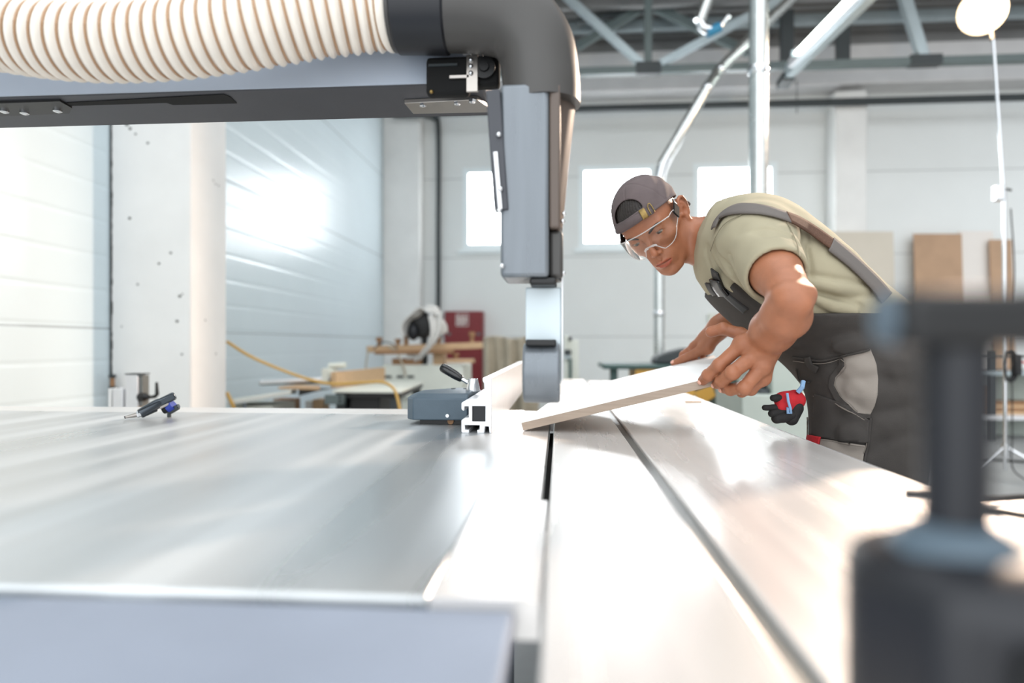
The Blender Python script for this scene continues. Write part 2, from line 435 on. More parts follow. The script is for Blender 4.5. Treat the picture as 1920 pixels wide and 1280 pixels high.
# round steel ducts
def ring(mb, p, d, r): mb.tube([Vector(p) - d * 0.03, Vector(p) - d * 0.02, Vector(p) + d * 0.02, Vector(p) + d * 0.03], [r, r * 1.09, r * 1.09, r], 24)
a = at(1422, 400, 4.7)
t = thing('extraction_duct', 'thick upright galvanised duct in front of the right window', 'duct', (a.x, 4.7, 0))
MB().tube([(a.x, 4.7, 0.0), (a.x, 4.7, 4.6)], 0.066, 28).build('pipe', M['duct'], t)
cl_ = MB(); ring(cl_, (a.x, 4.7, at(1422, 133, 4.7).z), Vector((0, 0, 1)), 0.067); cl_.build('clamp_ring', M['chrome'], t)
p0 = at(1239, 690, 7.0); p1 = at(1236, 335, 7.0); p2 = at(1240, 312, 7.0); p3 = at(1326, 165, 7.0); p4 = at(1350, 130, 7.1); p5 = at(1420, 60, 7.2)
t = thing('branch_duct', 'thinner galvanised duct slanting up from beside the centre window', 'duct', (p1.x, 7.0, 0))
MB().tube([(p1.x, 7.0, 0), p1], 0.056, 24).build('vertical_pipe', M['duct'], t)
MB().tube(bez([p1, p2 + Vector((0.01, 0, 0)), p2 + (p3 - p2) * 0.12], 6), 0.058, 24).build('elbow', M['chrome'], t)
MB().tube([p2, p3], 0.058, 24).build('slanted_pipe', M['duct'], t)
MB().tube(bez([p3, (p3 + p4) / 2, p4, p5, p5 + (p5 - p4)], 6), 0.058, 24).build('upper_pipe', M['duct'], t)
for p, d in ((p3, p3 - p2), (p4, p5 - p3), ((p1.x, 7.0, at(1239, 588, 7).z), Vector((0, 0, 1)))):
    mb = MB(); ring(mb, p, Vector(d).normalized(), 0.058); mb.build('clamp_ring', M['chrome'], t)
# small duct stub with blue clamp under the roof
a = at(1330, -10, 6.6); b = at(1312, 40, 6.6); c = at(1332, 56, 6.6); d = at(1352, 48, 6.6)
t = thing('duct_branch', 'short shiny duct stub with a blue clamp beside the truss', 'duct', a)
MB().tube([a + (a - b) * 2, a, b], 0.06, 24).build('pipe', M['duct'], t)
MB().tube(bez([b, (b + c) / 2 - Vector((0.015, 0, 0.02)), c], 6), 0.05, 20).build('elbow', M['chrome'], t)
MB().tube([at(1325, 62, 6.6), at(1350, 50, 6.6)], 0.05, 20).build('clamp', M['blue'], t)
MB().tube([c, d, at(1366, 30, 6.6)], 0.022, 14).build('valve', M['chrome'], t)

# fluorescent batten running towards the camera
f0 = at(1480, 133, 7.8); f1 = at(1640, -25, 5.75); f1.x = f0.x + (f1.x - f0.x)
d = (f1 - f0)
t = thing('strip_light', 'lit strip light on a steel batten under the roof', 'light', f0)
up = Vector((0, 0, 1))
MB().bar(f0, f0 + d * 1.15, 0.10, 0.16).build('batten', M['steel_light'], t, bevel=0.006)
sd = d.normalized().cross(up).normalized()
o = sd * 0.13 + Vector((0, 0, -0.01))
g0 = f0 + d * 0.28 + o; g1 = f0 + d * 1.1 + o
MB().bar(f0 + d * 0.12 + sd * 0.075, f0 + d * 1.15 + sd * 0.075, 0.05, 0.09).build('reflector', M['alu_white'], t)
MB().tube([g0, g1], 0.024, 14).build('lamp_tube', M['tube'], t)
MB().bar(g0 - sd * 0.08, g0 + sd * 0.05, 0.05, 0.06).build('tube_holder', M['steel_light'], t)
MB().bar(f0 + Vector((0, 0.02, -0.05)), f0 + Vector((0.02, 0.3, -0.05)), 0.14, 0.10).build('end_bracket', M['steel_dark'], t)

# ---------------------------------------------------------------- tall stand with the lit warm lamp
lb = atz(1884, 905, 0.0); lb = Vector((lb.x, lb.y, 0))
pt = at(1862, 70, lb.y); pb = at(1880, 880, lb.y)
head = at(1842, 22, lb.y)
t = thing('light_stand', 'chrome light stand with a lit warm lamp head at the right', 'lamp', lb)
MB().tube([(lb.x, lb.y, 0.10), (lb.x - 0.005, lb.y, 2.25)], 0.0145, 16).build('lower_tube', M['chrome'], t)
MB().tube([(lb.x - 0.005, lb.y, 2.2), (pt.x, lb.y, pt.z)], 0.0105, 16).build('upper_tube', M['chrome'], t)
k = at(1873, 362, lb.y)
MB().box((k.x - 0.035, k.y - 0.03, k.z - 0.06), (k.x + 0.03, k.y + 0.03, k.z + 0.06)).build('clamp', M['chrome'], t, bevel=0.008)
MB().tube([k + Vector((0.02, 0, 0)), k + Vector((0.06, 0, 0.03)), k + Vector((0.09, 0, 0.02))], 0.009, 10).build('knob', M['black'], t)
hub = MB().tube([(lb.x, lb.y, 0.20), (lb.x, lb.y, 0.30)], 0.032, 16).build('hub', M['chrome'], t)
for an in (200, 320, 80):
    ca, sa = math.cos(math.radians(an)), math.sin(math.radians(an))
    MB().tube([(lb.x + ca * 0.02, lb.y + sa * 0.02, 0.27), (lb.x + ca * 0.45, lb.y + sa * 0.45, 0.015)], 0.011, 10).build('leg', M['chrome'], t)
aim = Vector((-3.5, -3.8, -2.8)).normalized()
MB().lathe(head - aim * 0.34, aim, [(0, 0.05), (0.02, 0.065), (0.2, 0.07), (0.24, 0.10), (0.34, 0.17), (0.345, 0.165), (0.25, 0.09)], 28).build('lamp_housing', M['black'], t)
MB().ball(head - aim * 0.03, 0.15, 28).build('bulb', M['bulb'], t)
MB().tube([(pt.x, lb.y, pt.z - 0.02), head - aim * 0.2], 0.018, 12).build('tilt_bracket', M['black'], t)
cb = MB().tube(bez([(lb.x + 0.03, lb.y - 0.02, 2.1), (lb.x + 0.05, lb.y - 0.03, 1.6), (lb.x + 0.025, lb.y - 0.03, 1.1), (lb.x + 0.03, lb.y - 0.035, 0.7), (lb.x + 0.035, lb.y - 0.03, 0.35), (lb.x + 0.02, lb.y - 0.06, 0.12), (lb.x + 0.14, lb.y - 0.1, 0.012)], 8), 0.005, 8)
cb.build('cable', M['black'], t)
mb = MB()
for k in range(7):
    pts = [(lb.x + 0.01 + (0.03 + 0.004 * k) * math.sin(a_), lb.y - 0.03 - 0.004 * k, 0.90 + (0.10 + 0.004 * k) * math.cos(a_)) for a_ in np.linspace(0, 2 * math.pi, 28)]
    mb.tube(pts, 0.005, 6)
mb.build('coiled_cable', M['black'], t)
MB().box((lb.x + 0.03, lb.y - 0.08, 0.83), (lb.x + 0.075, lb.y - 0.03, 0.99)).build('power_brick', M['black'], t, bevel=0.008)
MB().tube(bez([(lb.x + 0.05, lb.y - 0.05, 0.95), (lb.x + 0.16, lb.y - 0.05, 0.90), (lb.x + 0.24, lb.y - 0.05, 0.84), (lb.x + 0.3, lb.y - 0.05, 0.86)], 8), 0.007, 8).build('red_lead', M['red_cord'], t)
la = bpy.data.lights.new('lamp_beam', 'SPOT'); la.energy = LAMP_POWER; la.color = (1.0, 0.77, 0.60)
la.shadow_soft_size = 0.15; la.spot_size = math.radians(78); la.spot_blend = 0.6
lo = bpy.data.objects.new('lamp_beam', la); COL.objects.link(lo)
lo.location = head + aim * 0.16
lo.rotation_euler = aim.to_track_quat('-Z', 'Y').to_euler()
lo.parent = t; lo.matrix_parent_inverse = Matrix.Translation(-lb)
# ---------------------------------------------------------------- panel saw
TL, TR_, TF, TB = -1.75, -0.021, 0.475, 1.82
saw = thing('panel_saw', 'big panel saw table with grey cast iron bed and aluminium sliding table', 'saw', (0, 1.2, 0))
kx = at(1032, 808, 1.4).x
kx0, kx1 = kx - 0.004, kx + 0.008
MB().box((TL, TF, TZ - 0.045), (kx0 - 0.075, TB - 0.105, TZ)).build('cast_table', M['cast'], saw, bevel=0.004)
# strip beside the blade, with a slot
ins = MB()
ins.box((kx0 - 0.0748, TF, TZ - 0.03), (kx0, TB, TZ))
ins.box((kx0, TF, TZ - 0.03), (kx1 - 0.0035, 0.787, TZ - 0.002))
ins.box((kx0, 1.62, TZ - 0.03), (kx1 - 0.0035, TB, TZ - 0.002))
ins.build('table_insert', M['alu'], saw)
MB().box((kx0, 0.787, TZ - 0.04), (kx1 - 0.0035, 1.62, TZ - 0.035)).build('slot_bottom', M['black_matte'], saw)
MB().box((TL, TB - 0.1045, TZ - 0.05), (kx0 - 0.0752, TB + 0.03, TZ)).build('rear_rail', M['cast_edge'], saw, bevel=0.004)
MB().box((TL, 0.06, TZ - 0.03), (kx0 - 0.01, TF - 0.004, TZ - 0.006)).build('front_plate', M['apron'], saw, bevel=0.004)
# sliding table with its groove
gx0, gx1 = 0.134, 0.151
SR = 0.49
sl = MB()
sl.box((kx1, 0.02, TZ - 0.03), (gx0, 3.5, TZ)); sl.box((gx1, 0.02, TZ - 0.03), (SR, 3.35, TZ))
slo = sl.build('sliding_table', M['alu'], saw, bevel=0.002)
MB().box((gx0 + 0.0002, 0.02, TZ - 0.03), (gx1 - 0.0002, 3.4, TZ - 0.007)).build('groove', M['groove'], saw)
MB().box((SR + 0.0005, 0.86, TZ - 0.10), (SR + 0.006, 3.35, TZ - 0.001)).build('side_rail', M['alu_white'], saw, bevel=0.002)
MB().box((SR + 0.001, 0.05, TZ - 0.04), (1.35, 0.852, TZ - 0.003)).build('outrigger_table', M['alu'], saw, bevel=0.006)
MB().box((0.95, 0.1, 0.0), (1.02, 0.8, TZ - 0.04)).build('outrigger_leg', M['navy'], saw)
MB().box((TL + 0.3, TF + 0.15, 0), (-0.12, TB - 0.1, TZ - 0.045)).build('saw_cabinet', M['slate'], saw, bevel=0.01)
MB().box((0.02, 0.4, 0), (0.40, 3.2, TZ - 0.03)).build('carriage_base', M['slate'], saw, bevel=0.01)
chip = at(1150, 770, 1.75)
for px, py, l, an in ((1300, 754, 0.05, 0.1),):
    p = atz(px, py, TZ + 0.001)
    tag(MB().bar(p - Vector((l / 2, 0.005, -0.002)), p + Vector((l / 2, 0.0, 0.002)), 0.012, 0.003).build('wood_offcut', M['wood']), 'thin orange wood sliver lying on the sliding table under the board', 'offcut')

# ---------------------------------------------------------------- rip fence: extruded aluminium profile
fx1 = atz(922, 812, TZ).x; FY = atz(922, 812, TZ).y
pxm = FY / FPX
fl = fx1 - 58 * pxm; FH = 0.1185
fence = thing('rip_fence', 'silver extruded aluminium rip fence standing on the cast table', 'fence', (fx1, FY, TZ))
W_ = fx1 - fl
def fxp(u): return fl + u * W_     # u in 0..1 across, v in 0..1 upward
outer = [(1.0, 0.0), (1.0, 1.0), (0.70, 1.0), (0.70, 0.93), (0.74, 0.90), (0.78, 0.55), (0.02, 0.555), (0.0, 0.53), (0.0, 0.43), (0.05, 0.40), (0.10, 0.40),
         (0.11, 0.48), (0.24, 0.48), (0.245, 0.28), (0.14, 0.28), (0.02, 0.24), (0.0, 0.22), (0.0, 0.02), (0.02, 0.0), (0.26, 0.0), (0.26, 0.06), (0.13, 0.06), (0.12, 0.14),
         (0.60, 0.14), (0.60, 0.06), (0.52, 0.06), (0.52, 0.0), (0.76, 0.0), (0.78, 0.12), (0.90, 0.12), (0.92, 0.0)]
# square channel cut out of the section: build the section as an outline joined to the inner square
mb = MB()
FE = 2.62
sq = [(0.36, 0.21), (0.36, 0.485), (0.79, 0.485), (0.79, 0.21)]
bm = bmesh.new()
def loop(poly, y): return [bm.verts.new((fxp(u), y, TZ + v * FH)) for u, v in poly]
for y in (FY, FE):
    pass
o0, o1 = loop(outer, FY), loop(outer, FE); s0, s1 = loop(sq, FY), loop(sq, FE)
for a, b in ((o0, o1), (s0, s1)):
    n = len(a)
    for i in range(n): bm.faces.new((a[i], a[(i + 1) % n], b[(i + 1) % n], b[i]))
for a, b in ((o0, s0), (o1, s1)):
    es = [bm.edges.get((l[i], l[(i + 1) % len(l)])) for l in (a, b) for i in range(len(l))]
    bmesh.ops.triangle_fill(bm, use_beauty=True, edges=es)
bmesh.ops.recalc_face_normals(bm, faces=bm.faces)
me = bpy.data.meshes.new('fence_profile'); bm.to_mesh(me); bm.free()
finish('profile', me, M['alu_white'], fence, bevel=0.0012)
MB().box((fxp(0.365), FY + 0.006, TZ + 0.215 * FH), (fxp(0.785), FY + 0.03, TZ + 0.48 * FH)).build('end_plug', M['navy'], fence)
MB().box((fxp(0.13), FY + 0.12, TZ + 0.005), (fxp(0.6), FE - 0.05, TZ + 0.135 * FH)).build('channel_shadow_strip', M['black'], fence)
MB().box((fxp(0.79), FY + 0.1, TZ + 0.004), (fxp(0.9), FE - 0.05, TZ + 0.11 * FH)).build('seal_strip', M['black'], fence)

# fence carriage: slate blue cast block with clamp lever
by0 = atz(800, 797, TZ).y
bx0 = at(760, 780, by0).x
bz0, bz1 = TZ + 0.012, at(800, 738, by0).z
bx1 = fl - 0.004
car = thing('fence_carriage', 'slate blue fence carriage block with a black clamp lever', 'clamp', ((bx0 + bx1) / 2, by0 + 0.1, TZ))
ytop = by0 + 0.22
pl = [(bx0 + 0.018, by0), (bx1, by0), (bx1, ytop), (bx0 + 0.085, ytop), (bx0, by0 + 0.13), (bx0, by0 + 0.02)]
ch = 0.016
cx = (bx0 + bx1) / 2; cy = by0 + 0.11
def inset(p, k): return [(cx + (u - cx) * (1 - k * 0.0), 0) for u, v in p]
pin = [(bx0 + 0.032, by0 + ch), (bx1, by0 + ch), (bx1, ytop - 0.004), (bx0 + 0.090, ytop - 0.004), (bx0 + ch, by0 + 0.125), (bx0 + ch, by0 + 0.035)]
m2 = MB(); n = len(pl)
zc = bz1 - 0.011
m2.v = [(u, v, bz0) for u, v in pl] + [(u, v, zc) for u, v in pl] + [(u, v, bz1) for u, v in pin]
m2.f = [tuple(range(n))[::-1], tuple(range(2 * n, 3 * n))] + [(i, (i + 1) % n, n + (i + 1) % n, n + i) for i in range(n)] + [(n + i, n + (i + 1) % n, 2 * n + (i + 1) % n, 2 * n + i) for i in range(n)]
m2.build('block', M['slate'], car, bevel=0.003)
MB().box((bx0 + 0.03, by0 + 0.02, TZ + 0.0005), (bx1 - 0.005, ytop - 0.02, bz0)).build('slide_pad', M['black'], car)
kp = at(839, 779, by0 - 0.001); MB().tube([kp, kp + Vector((0, -0.003, 0))], 0.0042, 14).build('screw', M['chrome'], car)
kp = at(844, 794, by0 + 0.01); MB().tube([(kp.x, by0 + 0.015, TZ + 0.008), (kp.x, by0 + 0.05, TZ + 0.008)], 0.0075, 14).build('roller', M['wood_dark'], car)
kb = Vector((at(887, 725, by0 + 0.10).x, by0 + 0.10, bz1))
kbz = kb.z
hh = 0.030
MB().lathe(kb, (0, 0, 1), [(0, 0.0185), (0.003, 0.0185), (0.0032, 0.0168), (0.008, 0.0168), (hh, 0.0118), (hh + 0.001, 0.0105)], 30).build('clamp_boss', M['chrome'], car)
for u, v in ((850, 713), (873, 712)):
    p = at(u, v, by0 + 0.17); MB().tube([(p.x, p.y, bz1 - 0.001), (p.x, p.y, bz1 + 0.0015)], 0.006, 14).build('cap_screw', M['steel_dark'], car)
h0 = kb + Vector((-0.006, 0, hh * 0.55)); h1 = at(822, 684, by0 + 0.12)
d = (h1 - h0)
lv = MB().tube([h0, h0 + d * 0.42], 0.0052, 14).build('lever_rod', M['chrome'], car)
MB().lathe(h0 + d * 0.26, d, [(0, 0.007), (0.003, 0.0092), (0.02, 0.011), (0.05, 0.0118), (0.060, 0.0112), (0.064, 0.0085), (0.0655, 0.004)], 24).build('grip', M['black_gloss'], car)

# ---------------------------------------------------------------- air blow gun lying on the bed
gy = 1.50
tip = atz(233, 795, TZ + 0.005); tail = atz(300, 772, TZ + 0.02)
ga = at(233, 794, 1.53); ga.z = TZ + 0.006
gb = at(262, 776, 1.55); gc = at(295, 757, 1.58); gd = at(326, 742, 1.60)
gun = thing('air_gun', 'small steel air blow gun lying on the saw bed at the left', 'tool', ga)
def P(px, py, y): return at(px, py, y)
MB().lathe(ga, gb - ga, [(0, 0.0022), (0.001, 0.0032), (0.034, 0.0066)], 18).build('nozzle', M['gun_light'], gun)
MB().tube([ga, ga + (gb - ga) * 0.08], 0.0034, 14).build('nozzle_tip', M['black'], gun)
e1 = ga + (gb - ga) * 0.8
MB().lathe(e1, gb - e1, [(0, 0.0082), (0.004, 0.009), (0.0045, 0.0078), (0.009, 0.0078)], 6).build('nut', M['chrome'], gun)
MB().lathe(gb, gc - gb, [(0, 0.0115), (0.004, 0.0128), (0.045, 0.0128), (0.055, 0.0112)], 20).build('barrel', M['gun'], gun)
dd = (gd - gc).normalized()
MB().bar(gc - dd * 0.012, gd + dd * 0.004, 0.018, 0.021, (0, 0, 1)).build('body', M['gun'], gun, bevel=0.005)
MB().bar(gc + dd * 0.006 - Vector((0, 0, 0.013)), gd - dd * 0.012 - Vector((0, 0, 0.013)), 0.014, 0.008, (0, 0, 1)).build('side_plate', M['gun_light'], gun, bevel=0.002)
MB().bar(gb + (gc - gb) * 0.35 - Vector((0, 0, 0.012)), gc - Vector((0, 0, 0.016)), 0.008, 0.005, (0, 0, 1)).build('trigger', M['steel_dark'], gun, bevel=0.002)
rg = at(320, 762, 1.60)
MB().tube([rg - Vector((0.006, 0.0, 0.004)), rg + Vector((0.008, 0, 0.005))], 0.0135, 20).build('coupling_ring', M['blue_tool'], gun)
MB().tube([rg - Vector((0.018, 0, 0.008)), rg - Vector((0.004, 0, 0.003))], 0.0115, 18).build('valve', M['black'], gun)
nn = at(326, 768, 1.60)
MB().bar(nn - Vector((0.012, 0, 0.006)), nn + Vector((0.012, 0, 0.008)), 0.012, 0.013).build('connector', M['steel_dark'], gun, bevel=0.002)
n3 = at(331, 763, 1.60); MB().tube([n3, n3 + Vector((0.006, 0, 0.003))], 0.006, 10).build('connector_tip', M['gun'], gun)
MB().tube([(rg.x - 0.004, rg.y, TZ + 0.0), (rg.x - 0.004, rg.y, rg.z)], 0.005, 10).build('hanger_pin', M['steel_dark'], gun)

# ---------------------------------------------------------------- overhead blade guard on its arm
AY0, AY1 = 1.115, 1.285
az = CZ + 0.46
gd_ = thing('blade_guard', 'dark grey overhead saw guard on a long arm with extraction elbow', 'saw guard', (-1.98, 1.04, 0))
axr = at(905, 150, AY0).x
MB().box((-2.02, AY0, az), (axr, AY0 + 0.004, az + 0.20)).build('arm_face', M['arm_face'], gd_, bevel=0.001)
MB().box((-2.02, AY0 + 0.004, az), (axr, AY1, az + 0.198)).build('arm', M['arm_under'], gd_, bevel=0.006)
MB().box((-2.10, AY0 - 0.02, 0), (-1.88, AY1 + 0.02, az + 0.25)).build('arm_column', M['arm_under'], gd_, bevel=0.01)
# black slot on the underside
s_ = MB(); zb_ = az - 0.0015
def under(px, py): return atz(px, py, zb_)
pts = [under(125, 193), under(420, 177), under(432, 182), under(444, 194), under(325, 197), under(312, 193), under(125, 199)]
s_.prism([(p.x, p.y) for p in pts], zb_, az + 0.001, lambda u, v, d: (u, v, d))
s_.build('arm_slot', M['black_matte'], gd_)
br = MB(); p = [under(-60, 193), under(112, 187), under(135, 200), under(130, 210), under(-60, 218)]
br.prism([(q.x, q.y) for q in p], zb_ - 0.003, az, lambda u, v, d: (u, v, d)); br.build('slide_bracket', M['black'], gd_)
for px, py in ((8, 210), (46, 213), (108, 209)):
    q = atz(px, py, zb_ - 0.006); MB().lathe(q + Vector((0, 0, 0.004)), (0, 0, -1), [(0, 0.008), (0.004, 0.008), (0.006, 0.004)], 14).build('bolt', M['chrome'], gd_)
# guard post
px0, px1 = at(938, 300, 0.985).x, at(1029, 300, 0.985).x
pz0, pz1 = at(1000, 519, 0.985).z, at(1000, 155, 0.985).z
MB().box((px0, 0.985, pz0), (px1, 1.10, pz1)).build('guard_post', M['guard'], gd_, bevel=0.006)
MB().box((px1 + 0.0005, 0.988, pz0 + 0.075), (px1 + 0.018, 1.10, pz1)).build('post_side', M['duct_brown'], gd_, bevel=0.004)
MB().box((px0 + 0.045, 0.99, pz0 - 0.012), (px1 + 0.012, 1.10, pz0 + 0.0)).build('post_foot', M['black'], gd_, bevel=0.004)
MB().box((px1 + 0.0005, 1.0, pz0), (px1 + 0.022, 1.09, pz0 + 0.074)).build('hinge_block', M['duct_black'], gd_, bevel=0.006)
# left edge rail with screws
ra = at(925, 172, 0.99); rb = at(941, 396, 0.99)
MB().bar(ra, rb, 0.022, 0.02, (0, 1, 0)).build('edge_rail', M['arm_under'], gd_, bevel=0.002)
MB().bar(at(929, 285, 0.978), at(938, 392, 0.978), 0.006, 0.004, (0, 1, 0)).build('rail_slot', M['alu_white'], gd_)
for px, py in ((935, 252), (938, 354), (936, 394), (941, 498)):
    q = at(px, py, 0.976); MB().ball(q, 0.0042, 12).build('screw', M['chrome'], gd_)
# latch block between arm and post
lx = lambda px, py, y=1.085: at(px, py, y)
a = lx(798, 178); b = lx(880, 103)
MB().box((a.x, 1.085, a.z), (b.x, 1.108, b.z)).build('latch_body', M['black_matte'], gd_, bevel=0.007)
a = lx(886, 160); b = lx(936, 100)
MB().box((a.x, 1.087, a.z), (b.x, 1.112, b.z)).build('roller_housing', M['black_matte'], gd_, bevel=0.006)
q = lx(908, 127, 1.084); MB().lathe(q, (0, -1, 0), [(0, 0.019), (0.004, 0.019), (0.004, 0.009), (0.008, 0.008)], 24).build('roller', M['black'], gd_)
q = lx(825, 122, 1.083); MB().bar(q - Vector((0.02, 0, 0)), q + Vector((0.03, 0, 0)), 0.004, 0.003, (0, 1, 0)).build('latch_rib', M['steel_dark'], gd_)
MB().hexa([lx(868, 104, 1.084), lx(898, 104, 1.084), lx(898, 104, 1.087), lx(868, 104, 1.087), lx(868, 98, 1.084), lx(898, 98, 1.084), lx(898, 98, 1.087), lx(868, 98, 1.087)]).build('bracket_top', M['alu_white'], gd_)
a = lx(874, 172, 1.079); b = lx(896, 102, 1.079)
MB().box((a.x, 1.079, a.z), (b.x, 1.084, b.z)).build('latch_bracket', M['gun_light'], gd_, bevel=0.001)
a = lx(842, 147, 1.079); b = lx(880, 139, 1.079)
MB().box((a.x, 1.079, a.z), (b.x, 1.084, b.z)).build('latch_arm', M['gun_light'], gd_, bevel=0.001)
for px, py in ((883, 98), (883, 112), (883, 124), (883, 137)):
    q = lx(px, py, 1.078); MB().ball(q, 0.0042, 12).build('screw', M['chrome'], gd_)
q = lx(809, 172, 1.083); MB().ball(q, 0.0035, 10).build('pin', M['brass'], gd_)
a = under(760, 196); b = under(905, 186)
mp_ = MB(); zq = az - 0.004
p = [atz(758, 190, zq), atz(895, 183, zq), atz(918, 200, zq), atz(918, 207, zq), atz(775, 210, zq)]
mp_.prism([(q.x, q.y) for q in p], zq - 0.004, az, lambda u, v, d: (u, v, d)); mp_.build('mounting_plate', M['gun_light'], gd_, bevel=0.001)
for px, py in ((793, 199), (857, 196), (885, 192)):
    q = atz(px, py, zq - 0.008); MB().lathe(q + Vector((0, 0, 0.005)), (0, 0, -1), [(0, 0.007), (0.005, 0.007), (0.007, 0.003)], 6).build('bolt', M['chrome'], gd_)
# extraction elbow and tapering chute
EY = 1.045
zc_ = at(900, 22, EY).z
xe = at(1013, 100, EY).x
pts = [at(738, 22, EY), at(820, 22, EY), at(900, 24, EY), at(965, 40, EY), at(1002, 85, EY), at(1014, 150, EY), at(1016, 200, EY)]
MB().tube(bez(pts, 8), 0.063, 32).build('elbow', M['duct_black'], gd_)
MB().tube([at(744, 22, EY), at(748, 22, EY), at(838, 22, EY), at(842, 22, EY)], [0.063, 0.0665, 0.0665, 0.063], 32).build('hose_collar', M['navy'], gd_)
c0 = at(1016, 190, EY + 0.02); c1 = at(1040, 432, EY + 0.03)
ch_ = MB(); N_ = 24
for i, t_ in enumerate(np.linspace(0, 1, 12)):
    c = c0.lerp(c1, t_); rx = 0.062 * (1 - t_) + 0.013 * t_; ry = 0.058 * (1 - t_) + 0.05 * t_
    right = at(1082 - 27 * t_ ** 0.9, 0, EY).x
    cxx = right - rx
    ch_.v += [(cxx + rx * math.cos(2 * math.pi * j / N_), c.y + ry * math.sin(2 * math.pi * j / N_), c.z) for j in range(N_)]
ch_.f = [(i * N_ + j, i * N_ + (j + 1) % N_, (i + 1) * N_ + (j + 1) % N_, (i + 1) * N_ + j) for i in range(11) for j in range(N_)] + [tuple(range(N_)), tuple(11 * N_ + j for j in range(N_))]
ch_.build('chute', M['duct_brown'], gd_)
for px, py in ((1057, 400), (1055, 414), (1056, 512)):
    MB().ball(at(px, py, 1.03), 0.004, 10).build('screw', M['chrome'], gd_)
# lower guard: pale plate, pressure roller
gx0_, gx1_ = at(981, 600, 1.0).x, at(1055, 600, 1.0).x
gz0, gz1 = at(1000, 758, 1.0).z, at(1000, 641, 1.0).z
MB().box((gx0_ + 0.002, 1.03, gz0 + 0.03), (gx1_ - 0.002, 1.07, pz0 - 0.012)).build('guard_plate', M['plate_grey'], gd_, bevel=0.003)
MB().box((gx1_ - 0.0015, 1.028, gz0 + 0.035), (gx1_ + 0.0005, 1.072, pz0 + 0.07)).build('guard_edge_strip', M['alu_white'], gd_)
nose = MB(); prof = []
yc = 1.03
for k in range(17):
    an = math.radians(-100 + 190 * k / 16)
    prof.append((yc - 0.045 * math.cos(an), gz0 + 0.048 + 0.052 * math.sin(an) * 0.92))
prof += [(1.075, gz1 - 0.01), (1.075, gz0 + 0.004)]
nose.prism(prof, gx0_ - 0.001, gx1_ - 0.004, lambda u, v, d: (d, u, v)); nose.build('guard_nose', M['guard'], gd_, bevel=0.004)
MB().box((gx0_ + 0.004, 0.995, gz1 - 0.006), (gx1_ - 0.010, 1.03, gz1 + 0.004)).build('nose_lip', M['black'], gd_, bevel=0.002)

# ribbed suction hose
hs = thing('suction_hose', 'cream ribbed suction hose hanging along the top left', 'hose', at(400, 60, 1.0))
path = bez([at(-420, -40, 0.95), at(-200, 20, 0.97), at(0, 60, 0.985), at(150, 78, 0.99), at(300, 76, 1.0), at(450, 58, 1.01), at(600, 34, 1.03), at(700, 24, EY), at(741, 22, EY)], 40)
L = [0.0]
for p, q in zip(path[:-1], path[1:]): L.append(L[-1] + (q - p).length)
pitch = 0.0215
def samp(s_):
    import bisect
    i = min(max(bisect.bisect_left(L, s_) - 1, 0), len(L) - 2)
    return path[i].lerp(path[i + 1], (s_ - L[i]) / max(1e-9, L[i + 1] - L[i]))
ss = np.arange(0, L[-1], pitch / 8)
rad = [0.0555 + 0.0075 * (0.5 + 0.5 * math.cos(2 * math.pi * s_ / pitch)) ** 0.8 for s_ in ss]
MB().tube([samp(s_) for s_ in ss], rad, 36).build('hose_wall', M['hose'], hs, angle=3.0)
wire = MB()
hp = []
pts = [samp(s_) for s_ in ss]
b0 = Vector((0, 0, 1))
for s_, p, q in zip(ss, pts, pts[1:] + [pts[-1] + (pts[-1] - pts[-2])]):
    pass
for k in range(int(L[-1] / pitch)):
    s_ = (k + 0.5) * pitch
    if s_ + 0.002 > L[-1]: break
    c = samp(s_); t_ = (samp(s_ + 0.002) - samp(s_ - 0.002)).normalized(); u = t_.cross(b0).normalized(); v = t_.cross(u)
    wire.tube([c + (u * math.cos(a_) + v * math.sin(a_)) * 0.0572 for a_ in np.linspace(0, 2 * math.pi, 40)], 0.0022, 6)
wire.build('wire_coil', M['coil'], hs)

# ---------------------------------------------------------------- blurred black clamp close to the lens
CY = 0.26
c = at(1792, 900, CY)
cx_ = c.x
cl = thing('hold_down_clamp', 'out of focus black hold-down clamp close to the camera at the right', 'clamp', (cx_, CY, TZ))
X = lambda px: at(px, 900, CY).x
Z = lambda py: at(1792, py, CY).z
MB().lathe((cx_, CY, Z(995)), (0, 0, 1), [(0, 0.0118), (0.004, 0.0120), (Z(640) - Z(995), 0.0120)], 32).build('post', M['navy'], cl)
MB().box((X(1662), CY - 0.016, Z(652)), (X(2050), CY + 0.016, Z(548))).build('crossbar', M['black'], cl, bevel=0.004)
MB().lathe((X(1672), CY, Z(600)), (1, 0, 0), [(-0.005, 0.008), (0, 0.0112), (0.024, 0.0115), (0.027, 0.0103)], 28).build('bar_cap', M['slate'], cl)
MB().lathe((cx_, CY, Z(1042)), (0, 0, 1), [(0, 0.024), (0.003, 0.0245), (0.006, 0.0225), (0.0122, 0.015), (0.0134, 0.0122)], 32).build('collar', M['mach'] if False else M['slate'], cl)
hx = X(1850)
MB().lathe((hx, CY, TZ + 0.001), (0, 0, 1), [(0.0, 0.038), (0.010, 0.049), (0.026, 0.0525), (Z(1075) - TZ, 0.0525), (Z(1042) - TZ + 0.004, 0.036)], 8).build('base_knob', M['navy'], cl, bevel=0.006)
MB().box((hx - 0.022, CY - 0.058, TZ + 0.001), (hx + 0.10, CY - 0.041, Z(1105))).build('base_face', M['black'], cl, bevel=0.008)
